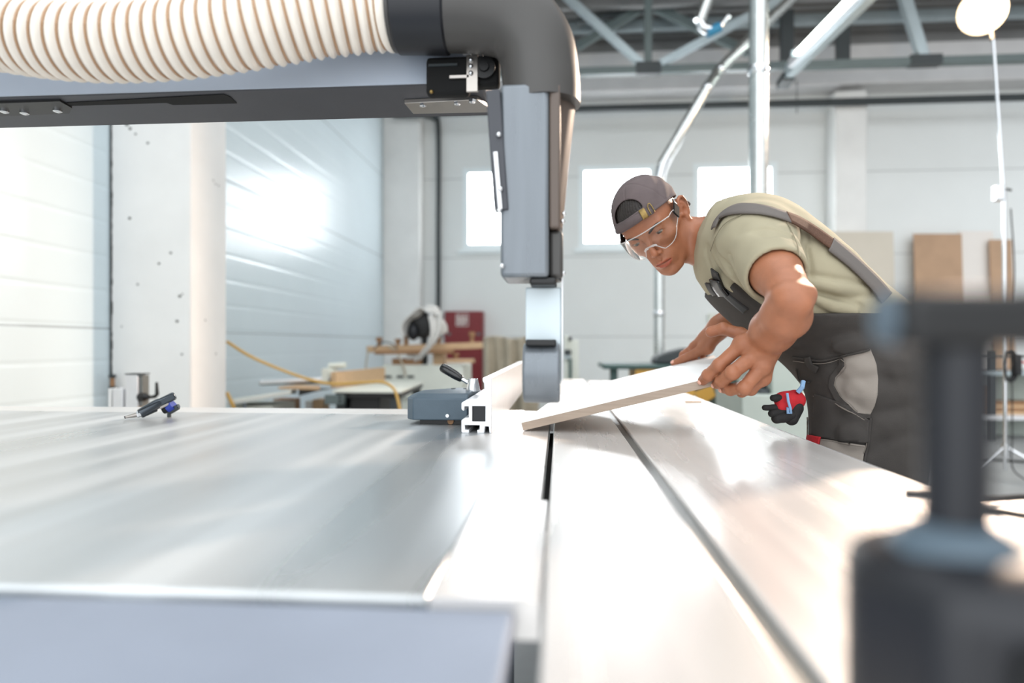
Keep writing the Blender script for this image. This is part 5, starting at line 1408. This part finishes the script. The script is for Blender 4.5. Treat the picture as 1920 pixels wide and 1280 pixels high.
# eyebrows
for s in (-1, 1):
    pts = []
    for x, z, wd in ((15, 29, 3.2), (22, 32, 4.4), (32, 35.5, 4.2), (42, 36.5, 3.2), (50, 34, 1.6)):
        pts.append((s * x, z, wd))
    up_row, lo_row, md = [], [], []
    c = bez([(p[0], p[1], p[2]) for p in pts], 6)
    rows = []
    for j in (-1, -0.4, 0.4, 1):
        P0 = np.array([hw(p.x, 125, p.y + j * p.z * 0.55) for p in c]); D = np.repeat(-hF[None], len(c), 0)
        P = project(headf, P0, D); P += grad(headf, P) * 0.0012; rows.append(P)
    vs = np.stack(rows, 1).reshape(-1, 3); k = len(c)
    me = bpy.data.meshes.new('eyebrow'); me.from_pydata([tuple(p) for p in vs], [], [(i * 4 + j, i * 4 + j + 1, (i + 1) * 4 + j + 1, (i + 1) * 4 + j) for i in range(k - 1) for j in range(3)])
    o = finish('eyebrow', me, FM['hair'], man, angle=3.0); so = o.modifiers.new('thickness', 'SOLIDIFY'); so.thickness = 0.0016; so.offset = 0
# hair: scalp under the cap plus sideburns
def hair_sdf(P):
    q = hloc(P)
    base = head_sdf(P) * (1000 / HS) - 2.6 - 0.9 * np.sin(q[:, 0] * 0.9 + 3 * np.sin(q[:, 2] * 0.15)) * (q[:, 1] > 30)
    sc = -(q[:, 2] - (52 + 0.26 * q[:, 1]))
    return np.maximum(base, sc) * 0.001 * HS
v, q_ = surface_nets(hair_sdf, hmin, hmax, 0.0024)
finish('hair', np_mesh('hair', [(v, q_)]), FM['hair'], man, angle=3.0)
# cap worn backwards
def rimz(q): return 43 + np.where(q[:, 1] > 0, 0.24, 0.46) * q[:, 1] + 0.06 * q[:, 0] * np.clip(q[:, 1] / 80, 0, 1)
def cap_outer(q):
    d = ell(q, V(0, -4, 44), (83.5, 109, 84))
    d = smin(d, ell(q, V(0, -10, 56), (74, 92, 73)), 12)
    # panel seams and soft creases
    an = np.arctan2(q[:, 0], q[:, 1] + 7)
    seam = np.abs(((an / (math.pi / 3) + 0.5) % 1.0) - 0.5) * (math.pi / 3) * np.hypot(q[:, 0], q[:, 1] + 7)
    d = d + 1.2 * np.exp(-(seam / 2.0) ** 2) * (q[:, 2] > 60)
    d = d + 1.1 * np.sin(q[:, 2] * 0.16 + 2.2 * np.sin(q[:, 0] * 0.045) + q[:, 1] * 0.05)
    return d
def cap_sdf(P):
    q = hloc(P)
    o = cap_outer(q)
    d = np.maximum(o, -(o + 4.0))
    rz = rimz(q)
    d = np.maximum(d, -(q[:, 2] - rz))
    a = np.sqrt(((q[:, 0] + 8) / 42.0) ** 2 + ((q[:, 2] - rz - 25) / 37.0) ** 2) - 1.0
    arch = np.maximum(np.maximum(a * 37.0, -(q[:, 2] - rz - 25)), -q[:, 1])
    d = smax(d, -arch, 2.0)
    ring = np.maximum(np.abs(o + 0.2) - 1.6, np.abs(q[:, 2] - rz - 3) - 2.4)       # hem band
    d = smin(d, ring, 1.5)
    # peak pointing back
    y = q[:, 1] + 92
    pk = np.maximum(np.abs(q[:, 2] - (0 + 0.95 * y - (q[:, 0] / 62.0) ** 2 * 16)) * 0.72 - 2.2, np.sqrt((q[:, 0] / 72.0) ** 2 + (y / 72.0) ** 2) * 60 - 60)
    pk = np.maximum(pk, q[:, 1] + 74)
    d = smin(d, pk, 2.0)
    return d * 0.001 * HS
cmin = np.min([hw(x, y, z) for x in (-95, 95) for y in (-175, 110) for z in (-95, 145)], 0)
cmax = np.max([hw(x, y, z) for x in (-95, 95) for y in (-175, 110) for z in (-95, 145)], 0)
v, q_ = surface_nets(cap_sdf, cmin, cmax, 0.0019)
capo = finish('cap', np_mesh('cap', [(v, q_)]), FM['cap'], man, angle=3.0)
capf = lambda P: cap_outer(hloc(P)) * 0.001 * HS
def on_cap(x, z, y0=140):
    """from the front onto the cap"""
    P = project(capf, hw(x, y0, z)[None], -hF[None]); return P[0]
def cap_ribbon(name, pts, width, mm, par, off, thick):
    P = np.array([on_cap(x, z) for x, z in pts]); N = grad(capf, P)
    T = np.gradient(P, axis=0); T /= np.linalg.norm(T, axis=1)[:, None]
    B = np.cross(T, N); B /= np.linalg.norm(B, axis=1)[:, None]
    rows = [relax(capf, P + B * (s * width / 2), off, 3) for s in (-1, 0, 1)]
    vs = np.stack(rows, 1).reshape(-1, 3); k = len(P)
    me = bpy.data.meshes.new(name); me.from_pydata([tuple(p) for p in vs], [], [(i * 3 + j, i * 3 + j + 1, (i + 1) * 3 + j + 1, (i + 1) * 3 + j) for i in range(k - 1) for j in range(2)])
    o = finish(name, me, mm, par, angle=3.0); so = o.modifiers.new('thickness', 'SOLIDIFY'); so.thickness = thick; so.offset = 0
    return o
def rz_at(x): return 78 - (x / 70.0) ** 2 * 14
cap_ribbon('strap', [(x, rz_at(x)) for x in np.linspace(-52, 50, 26)], 0.018, FM['cap'], capo, 0.0022, 0.0022)
cap_ribbon('buckle', [(x, rz_at(x) + 1) for x in np.linspace(25, 38, 8)], 0.023, M['brass'], capo, 0.0042, 0.0026)
lp = [(44, 66), (44, 78), (46, 83), (49, 83), (51, 78), (51, 64)]
MB().tube(bez([on_cap(x, z) + grad(capf, on_cap(x, z)[None])[0] * 0.005 for x, z in lp], 5), 0.0013, 8).build('strap_loop', M['brass'], capo)
# goggles
def lens_y(x): return 44 + 62 * math.sqrt(max(0, 1 - (x / 80.0) ** 2))
def top_z(x): return 41 - 9 * (abs(x) / 72) ** 3
def bot_z(x):
    a = abs(x)
    nose = -4 + 26 * 0 
    if a < 12: return -2 - 0.03 * a * a * 0.3
    if a < 30: t = (a - 12) / 18; t = t * t * (3 - 2 * t); return -3.3 * (1 - t) - 25 * t
    t = (a - 30) / 42; return -25 + 24 * t ** 3.5
gog = MB(); nx = 48; nz = 10; xs_ = np.linspace(-71, 71, nx + 1)
for x in xs_:
    for k in range(nz + 1):
        t = k / nz; z = bot_z(x) * (1 - t) + top_z(x) * t
        gog.v.append(tuple(hw(x, lens_y(x) - 1.5 * ((z - 8) / 30) ** 2, z)))
gog.f = [(i * (nz + 1) + k, (i + 1) * (nz + 1) + k, (i + 1) * (nz + 1) + k + 1, i * (nz + 1) + k + 1) for i in range(nx) for k in range(nz)]
go = gog.build('goggles', FM['clear'], man, angle=3.0)
GY = lambda x, z: lens_y(x) - 1.5 * ((z - 8) / 30) ** 2
topl = [hw(x, GY(x, top_z(x)), top_z(x)) for x in xs_]; botl = [hw(x, GY(x, bot_z(x)), bot_z(x)) for x in xs_]
MB().tube([Vector(p) for p in topl], 0.0015, 8).build('goggle_rim', FM['clear_edge'], go)
MB().tube([Vector(p) for p in botl], 0.0011, 8).build('goggle_rim', FM['clear_edge'], go)
MB().tube([Vector(p) for p in [hw(x, GY(x, 0) + 1 - 0.0 * x, bot_z(x) + 3) for x in np.linspace(-17, 17, 14)]], 0.0024, 8).build('nose_bridge', FM['clear_edge'], go)
for s in (-1, 1):
    y0 = lens_y(71)
    sh = MB()
    for y in np.linspace(y0, 44, 8):
        t = (y0 - y) / (y0 - 44)
        xx = 71 + 8 * math.sin(t * 1.5)
        for z in np.linspace(-5 + 14 * t, 32 - 2 * t, 6): sh.v.append(tuple(hw(s * xx, y, z)))
    sh.f = [(i * 6 + k, (i + 1) * 6 + k, (i + 1) * 6 + k + 1, i * 6 + k + 1) for i in range(7) for k in range(5)]
    sh.build('side_shield', FM['clear_side'], go, angle=3.0)
    MB().tube([Vector(hw(s * 71, y0, -2)), Vector(hw(s * 75, 56, 3)), Vector(hw(s * 79, 44, 9)), Vector(hw(s * 79, 44, 30)), Vector(hw(s * 75, 56, 32)), Vector(hw(s * 71, y0, 32))], 0.0012, 8).build('shield_edge', FM['clear_edge'], go)
    MB().bar(hw(s * 79, 48, 15), hw(s * 81, 13, 24), 0.004, 0.021, tuple(hU)).build('temple', M['black_matte'], go, bevel=0.001)
    MB().bar(hw(s * 81, 14, 27), hw(s * 80, 2, 36), 0.005, 0.012, tuple(hU)).build('temple_tip', M['gun_light'], go, bevel=0.001)
# nails
for p, dr in ((HLt['index'][0], (-0.35, -0.9, 0.1)), (HLt['middle'][0], (-0.5, -0.85, 0.0)), (HLt['ring'][0], (-0.5, -0.8, -0.2))):
    e = p[3] - p[2]; e /= np.linalg.norm(e); dv = V(*dr); dv -= e * (dv @ e); dv /= np.linalg.norm(dv)
    c = p[3] + dv * 0.0094 + e * 0.001; sx = np.cross(e, dv)
    mb = MB().ball((0, 0, 0), 1.0, 16); mb.v = [tuple(c + e * (v_[0] * 0.0062) + sx * (v_[1] * 0.0050) + dv * (v_[2] * 0.0020)) for v_ in mb.v]
    mb.build('fingernail', FM['nail'], man)
e = HRt['thumb'][0][3] - HRt['thumb'][0][2]; e /= np.linalg.norm(e); dv = V(-0.3, -0.6, 0.75); dv -= e * (dv @ e); dv /= np.linalg.norm(dv); sx = np.cross(e, dv); c = HRt['thumb'][0][3] + dv * 0.0078
mb = MB().ball((0, 0, 0), 1.0, 16); mb.v = [tuple(c + e * (v_[0] * 0.0075) + sx * (v_[1] * 0.0065) + dv * (v_[2] * 0.0022)) for v_ in mb.v]
mb.build('fingernail', FM['nail'], man)

# ---------------------------------------------------------------- t-shirt
axl = (EL - SLd); axl /= np.linalg.norm(axl); axr_ = (ER - SRd); axr_ /= np.linalg.norm(axr_)
CUF = SLd + (EL - SLd) * 0.62
nax = (nb - Nck); nax /= np.linalg.norm(nax)
COLc = Nck + nax * 0.000
fold_l = [  # raised folds, picture points with depth
    [(1392, 470, 1.33), (1412, 500, 1.27), (1418, 528, 1.25)], [(1375, 470, 1.36), (1390, 505, 1.31), (1405, 540, 1.28)],
    [(1402, 452, 1.31), (1440, 450, 1.26), (1478, 462, 1.25)], [(1356, 470, 1.40), (1372, 520, 1.36), (1400, 556, 1.35)],
    [(1470, 430, 1.36), (1500, 480, 1.36), (1506, 520, 1.36)], [(1505, 440, 1.38), (1495, 470, 1.36), (1500, 505, 1.36)],
    [(1340, 470, 1.46), (1352, 520, 1.44), (1380, 560, 1.42)], [(1530, 560, 1.36), (1565, 575, 1.37), (1600, 583, 1.38)],
    [(1520, 530, 1.36), (1570, 540, 1.36), (1620, 545, 1.40)]]
FOLD = [[J(*p) for p in f] for f in fold_l]
def shirt_raw(P, cut=False, smooth=False):
    d = torso(P, 0.013)
    nk = cone(P, Upc, Nck, 0.095, 0.068)
    nk = smin(nk, cone(P, Nck - nax * 0.02, Nck + nax * 0.02, 0.068, 0.066), 0.02)
    if cut: nk = smax(nk, (P - COLc) @ nax, 0.004)
    d = smin(d, nk, 0.045)
    sl = cone(P, SLd - axl * 0.01, SLd + (EL - SLd) * 0.70, 0.076, 0.0555)
    sr = cone(P, SRd, SRd + (ER - SRd) * 0.7, 0.075, 0.066)
    nz_ = 0.0035 * wob(P + 0.03 * np.stack([wob(P, 14, 3), wob(P, 14, 4), wob(P, 14, 5)], 1), 42, 1)
    nz_ = nz_ + 0.0016 * wob(P + 0.02 * np.stack([wob(P, 30, 6), wob(P, 30, 7), wob(P, 30, 8)], 1), 100, 9)
    for f in FOLD:
        e = np.maximum(poly_tube(P, f, [0.003] + [0.006] * (len(f) - 2) + [0.003]), 0)
        nz_ = nz_ - np.exp(-(e / 0.0065) ** 2) * 0.0075 + np.exp(-((e - 0.013) / 0.0065) ** 2) * 0.005
    if smooth: nz_ = nz_ * 0 - 0.002
    pl = (P - CUF) @ axl
    sl = sl + nz_ * np.clip(-pl / 0.05, 0.1, 1); sr = sr + nz_
    if cut:
        sl = smax(sl, pl, 0.004)
        sl = np.maximum(sl, -np.maximum(cone(P, SLd, EL, 0.0515, 0.0485), -(pl + 0.05)))
        sr = np.maximum(sr, (P - (SRd + (ER - SRd) * 0.55)) @ axr_)
    d = smin(d + nz_, sr, 0.035)
    return smin(d, sl, 0.028)
def strap_f(P): return shirt_raw(P, False, True)
def shirt_sdf(P):
    d = shirt_raw(P, True)
    d = np.maximum(d, -np.maximum(cone(P, nb, Nck, 0.0575, 0.0635), -((P - COLc) @ nax + 0.03)))
    d = np.maximum(d, -((P - Pel) @ spine - 0.03))
    return d
slo_, shi_ = V(Pel[0] - 0.62, 1.0, Pel[2] - 0.05), V(Pel[0] + 0.25, 2.0, Nck[2] + 0.2)
v, q_ = surface_nets(shirt_sdf, slo_, shi_, 0.0036)
shirt = finish('t_shirt', np_mesh('t_shirt', [(v, q_)]), FM['shirt'], man, angle=3.0)
def collar_sdf(P):
    pl = (P - COLc) @ nax
    nk = cone(P, Nck - nax * 0.05, Nck + nax * 0.05, 0.069, 0.065)
    d = np.maximum(np.abs(pl - 0.003) - 0.0105, np.abs(nk) - 0.0028)
    return d + 0.0004 * np.sin(np.arctan2((P - Nck) @ side, (P - Nck) @ front) * 90)
v, q_ = surface_nets(collar_sdf, COLc - 0.12, COLc + 0.12, 0.0016)
finish('collar', np_mesh('collar', [(v, q_)]), FM['shirt'], shirt, angle=3.0)

# ---------------------------------------------------------------- overalls
z0 = J(1560, 588, 1.40)[2]
WAIST_L = [[J(*p) for p in f] for f in (
    [(1485, 690, 1.42), (1520, 700, 1.38), (1556, 712, 1.36)], [(1495, 730, 1.42), (1530, 722, 1.37), (1562, 700, 1.36)],
    [(1500, 760, 1.40), (1540, 748, 1.36), (1580, 760, 1.36)], [(1590, 690, 1.37), (1615, 690, 1.37), (1640, 700, 1.38)],
    [(1640, 750, 1.36), (1680, 735, 1.36), (1720, 735, 1.38)], [(1580, 720, 1.36), (1615, 735, 1.36), (1640, 730, 1.36)],
    [(1480, 660, 1.44), (1530, 662, 1.38), (1600, 650, 1.37)], [(1570, 810, 1.36), (1600, 820, 1.36), (1625, 818, 1.36)],
    [(1650, 800, 1.35), (1690, 790, 1.36), (1720, 800, 1.38)])]
def over_raw(P):
    d = torso(P, 0.021)
    lg = None
    for h, k, a in ((HL, KL, AL), (HR, KR, AR)):
        e = smin(cone(P, h, k, 0.125, 0.098), cone(P, k, a + V(0, 0, -0.02), 0.098, 0.085), 0.04)
        lg = e if lg is None else smin(lg, e, 0.03)
    d = smin(d, lg, 0.06)
    d = d + 0.004 * wob(P, 36, 11)
    for f in WAIST_L:
        e = np.maximum(poly_tube(P, f, 0.009), 0)
        d = d - np.exp(-(e / 0.011) ** 2) * 0.0058 + np.exp(-((e - 0.022) / 0.012) ** 2) * 0.0035
    return d
def over_sdf(P):
    d = over_raw(P)
    t = (P - Pel) @ spine; n = (P - Pel) @ front
    side_reg = P[:, 2] - z0
    bib = np.maximum(t - 0.395, -(n - 0.062 - 0.10 * np.clip(t - 0.25, 0, 1)))
    bib = np.maximum(bib, np.abs((P - Pel) @ side) - 0.135)
    d = smax(d, smin(side_reg, bib, 0.03), 0.003)
    d = np.maximum(d, -(P[:, 2] - 0.07))
    return np.maximum(d, -(torso(P, 0.006)) * np.where(P[:, 2] > z0 - 0.05, 1, 0) - 10 * np.where(P[:, 2] > z0 - 0.05, 0, 1))
v, q_ = surface_nets(over_sdf, V(Pel[0] - 0.62, 1.2, 0.05), V(Pel[0] + 0.3, 1.97, Nck[2] + 0.08), 0.0045)
ov = finish('overalls', np_mesh('overalls', [(v, q_)]), FM['overall'], man, angle=3.0)
S0 = 1.02
pan = [(1576, 667), (1604, 660), (1632, 654), (1638, 668), (1643, 684), (1646, 710), (1645, 740), (1640, 760), (1632, 777), (1603, 776), (1590, 764), (1572, 743), (1561, 722), (1563, 706), (1573, 695), (1582, 684), (1580, 673)]
patch_on('pocket_panel', over_raw, pan, S0, FM['panel'], ov, 0.0012, 0.002, 4.0)
trim = [(1576, 666), (1583, 674), (1584, 686), (1575, 698), (1566, 708), (1564, 722), (1575, 742), (1592, 762), (1606, 774), (1633, 777), (1633, 785), (1602, 784), (1584, 769), (1565, 748), (1554, 724), (1557, 704), (1567, 693), (1575, 684), (1573, 674)]
patch_on('pocket_hem', over_raw, trim, S0, FM['overall'], ov, 0.0028, 0.003, 2.5)
patch_on('thigh_pocket', over_raw, [(1531, 738), (1570, 752), (1632, 788), (1626, 829), (1576, 826), (1521, 816)], S0, FM['overall'], ov, 0.0035, 0.004, 5.0)
patch_on('knee_pocket', over_raw, [(1524, 820), (1575, 827), (1622, 834), (1618, 870), (1612, 930), (1500, 930), (1510, 860), (1516, 824)], S0, FM['panel'], ov, 0.0025, 0.003, 5.0)
patch_on('red_tab', over_raw, [(1520, 815), (1543, 819), (1540, 833), (1533, 832), (1518, 828)], S0, FM['red'], ov, 0.0065, 0.004, 3.0)
patch_on('shin_panel', over_raw, [(1496, 782), (1507, 792), (1507, 802), (1504, 832), (1484, 824), (1489, 800)], S0, FM['panel'], ov, 0.002, 0.003, 4.0)
for name, pth in (('waist_seam', [(1487, 668), (1520, 674), (1545, 676), (1575, 668), (1632, 655)]), ('side_seam', [(1634, 784), (1630, 815), (1624, 850), (1616, 900)]), ('fly_seam', [(1495, 690), (1502, 712), (1520, 716)])):
    strap_on(name, over_raw, pth, S0, 0.004, FM['overall'], ov, 0.003, 0.003)
strap_on('belt_loop', over_raw, [(1516, 668), (1522, 684), (1536, 694)], S0, 0.016, FM['overall'], ov, 0.006, 0.004)
strap_on('shoulder_strap', strap_f, [(1341, 428), (1348, 412), (1362, 399), (1385, 393), (1430, 396), (1478, 410)], S0, 0.034, FM['strap'], ov, 0.0040, 0.003)
strap_on('elastic_strap', strap_f, [(1476, 410), (1500, 421), (1530, 440), (1557, 459)], S0, 0.032, FM['elastic'], ov, 0.0050, 0.003)
strap_on('back_strap', strap_f, [(1556, 459), (1580, 478), (1605, 500), (1640, 535), (1660, 560)], S0, 0.044, FM['strap'], ov, 0.005, 0.004)
strap_on('front_strap', strap_f, [(1344, 505), (1350, 525), (1362, 545), (1380, 562), (1402, 580)], S0, 0.026, M['black'], ov, 0.006, 0.004)
strap_on('strap_buckle', strap_f, [(1347, 520), (1353, 534), (1363, 548)], S0, 0.032, M['black_gloss'], ov, 0.010, 0.008)
strap_on('front_strap', strap_f, [(1331, 528), (1337, 540), (1345, 550)], S0, 0.022, M['black'], ov, 0.006, 0.005)
for pth in ([(1581, 674), (1588, 686), (1578, 700), (1569, 709), (1567, 722), (1578, 742), (1594, 761), (1608, 772)], [(1530, 822), (1575, 829), (1620, 836)], [(1490, 674), (1520, 680), (1548, 681), (1578, 673)], [(1630, 790), (1626, 820), (1620, 850)], [(1528, 742), (1568, 756), (1628, 791)]):
    strap_on('stitching', over_raw, pth, S0, 0.0014, FM['stitch'], ov, 0.0050, 0.0010)
strap_on('sleeve_seam', strap_f, [(1447, 388), (1466, 405), (1482, 430), (1494, 458), (1499, 482)], S0, 0.0022, FM['seam'], shirt, 0.0012, 0.0010)
strap_on('shoulder_seam', strap_f, [(1333, 470), (1345, 440), (1362, 418), (1392, 402)], S0, 0.0018, FM['seam'], shirt, 0.0012, 0.0010)
# shoes
for a in (AL, AR):
    def shoe(P, a=a):
        d = smin(cone(P, a + V(0.03, 0, -0.045), a + V(-0.17, 0, -0.055), 0.05, 0.042), cone(P, a + V(0, 0, 0.03), a + V(0, 0, -0.04), 0.054, 0.052), 0.03)
        return np.maximum(d, -(P[:, 2] - 0.002))
    v, q_ = surface_nets(shoe, a + V(-0.26, -0.09, -0.1), a + V(0.12, 0.09, 0.1), 0.006)
    finish('shoe', np_mesh('shoe', [(v, q_)]), M['black'], man, angle=3.0)

# ---------------------------------------------------------------- gloves tucked at the pocket
GYY = 1.40
gl = thing('work_gloves', 'pair of red and black work gloves hanging from the overalls pocket', 'gloves', tuple(J(1478, 755, GYY)))
def redp(P):
    d = smin(cone(P, J(1493, 750, GYY + 0.012), J(1474, 752, GYY), 0.019, 0.016), cone(P, J(1488, 742, GYY + 0.012), J(1470, 745, GYY), 0.012, 0.010), 0.01)
    d = smin(d, cone(P, J(1472, 749, GYY), J(1462, 748, GYY), 0.013, 0.010), 0.015)
    d = smin(d, cone(P, J(1476, 762, GYY), J(1464, 762, GYY - 0.01), 0.012, 0.009), 0.012)
    return d + 0.0015 * wob(P, 150, 2)
c = J(1475, 757, GYY)
v, q_ = surface_nets(redp, c - 0.06, c + 0.06, 0.0022); finish('knit_back', np_mesh('knit_back', [(v, q_)]), FM['red'], gl, angle=3.0)
for a, b, ra, rb in (((1462, 746), (1450, 746), 0.0085, 0.0075), ((1466, 764), (1434, 764), 0.0075, 0.0062), ((1474, 768), (1448, 775), 0.009, 0.0085), ((1482, 778), (1456, 785), 0.011, 0.0105)):
    A_, B_ = J(*a, GYY - 0.006), J(*b, GYY - 0.012)
    f = lambda P, A_=A_, B_=B_: smin(cone(P, A_, B_, ra, rb), sphere(P, (A_ + B_) / 2 + V(0, 0.004, -0.001), ra), 0.004) + 0.0008 * wob(P, 200, 3)
    v, q_ = surface_nets(f, np.minimum(A_, B_) - 0.02, np.maximum(A_, B_) + 0.02, 0.002); finish('finger', np_mesh('finger', [(v, q_)]), FM['glove'], gl, angle=3.0)
def palm(P): return cone(P, J(1490, 765, GYY + 0.005), J(1484, 785, GYY + 0.0), 0.018, 0.014)
v, q_ = surface_nets(palm, J(1488, 775, GYY) - 0.06, J(1488, 775, GYY) + 0.06, 0.0025); finish('coated_palm', np_mesh('coated_palm', [(v, q_)]), FM['glove'], gl, angle=3.0)
MB().tube([Vector(J(*p)) for p in ((1476, 737, GYY - 0.02), (1478, 752, GYY - 0.026), (1482, 765, GYY - 0.024), (1483, 774, GYY - 0.018), (1477, 774, GYY - 0.018), (1477, 764, GYY - 0.022))], 0.0028, 8).build('cuff_loop', FM['cuff'], gl)
MB().tube([Vector(J(*p)) for p in ((1506, 715, GYY + 0.0), (1504, 726, GYY - 0.01), (1496, 735, GYY - 0.005))], 0.005, 8).build('cuff_edge', FM['cuff'], gl)

# ---------------------------------------------------------------- the board being fed
Ab = nv(atz(981, 807, TZ + 0.0008))
uX = V(0.983, -0.182, 0.262); uX /= np.linalg.norm(uX)
vY = V(0.180, 0.983, 0.048); vY -= uX * (vY @ uX); vY /= np.linalg.norm(vY)
nZ = np.cross(uX, vY)
if nZ[2] < 0: nZ = -nZ
BL, BW, BT = 0.452, 0.56, 0.0182
bd = thing('board', 'white faced board being pushed across the saw, its right end lifted', 'board', tuple(Ab))
def bp(u, v_, t_): return tuple(Ab + uX * u + vY * v_ + nZ * t_)
MB().hexa([bp(0, 0, 0), bp(BL, 0, 0), bp(BL, BW, 0), bp(0, BW, 0), bp(0, 0, BT - 0.0012), bp(BL, 0, BT - 0.0012), bp(BL, BW, BT - 0.0012), bp(0, BW, BT - 0.0012)]).build('core', M['ply'], bd)
MB().hexa([bp(0, 0, BT - 0.0012), bp(BL, 0, BT - 0.0012), bp(BL, BW, BT - 0.0012), bp(0, BW, BT - 0.0012), bp(0, 0, BT), bp(BL, 0, BT), bp(BL, BW, BT), bp(0, BW, BT)]).build('white_face', M['mdf'], bd)
print('BOARD', [tuple(round(x) for x in proj(bp(u, v_, BT))) for u, v_ in ((0, 0), (BL, 0), (BL, BW), (0, BW))])
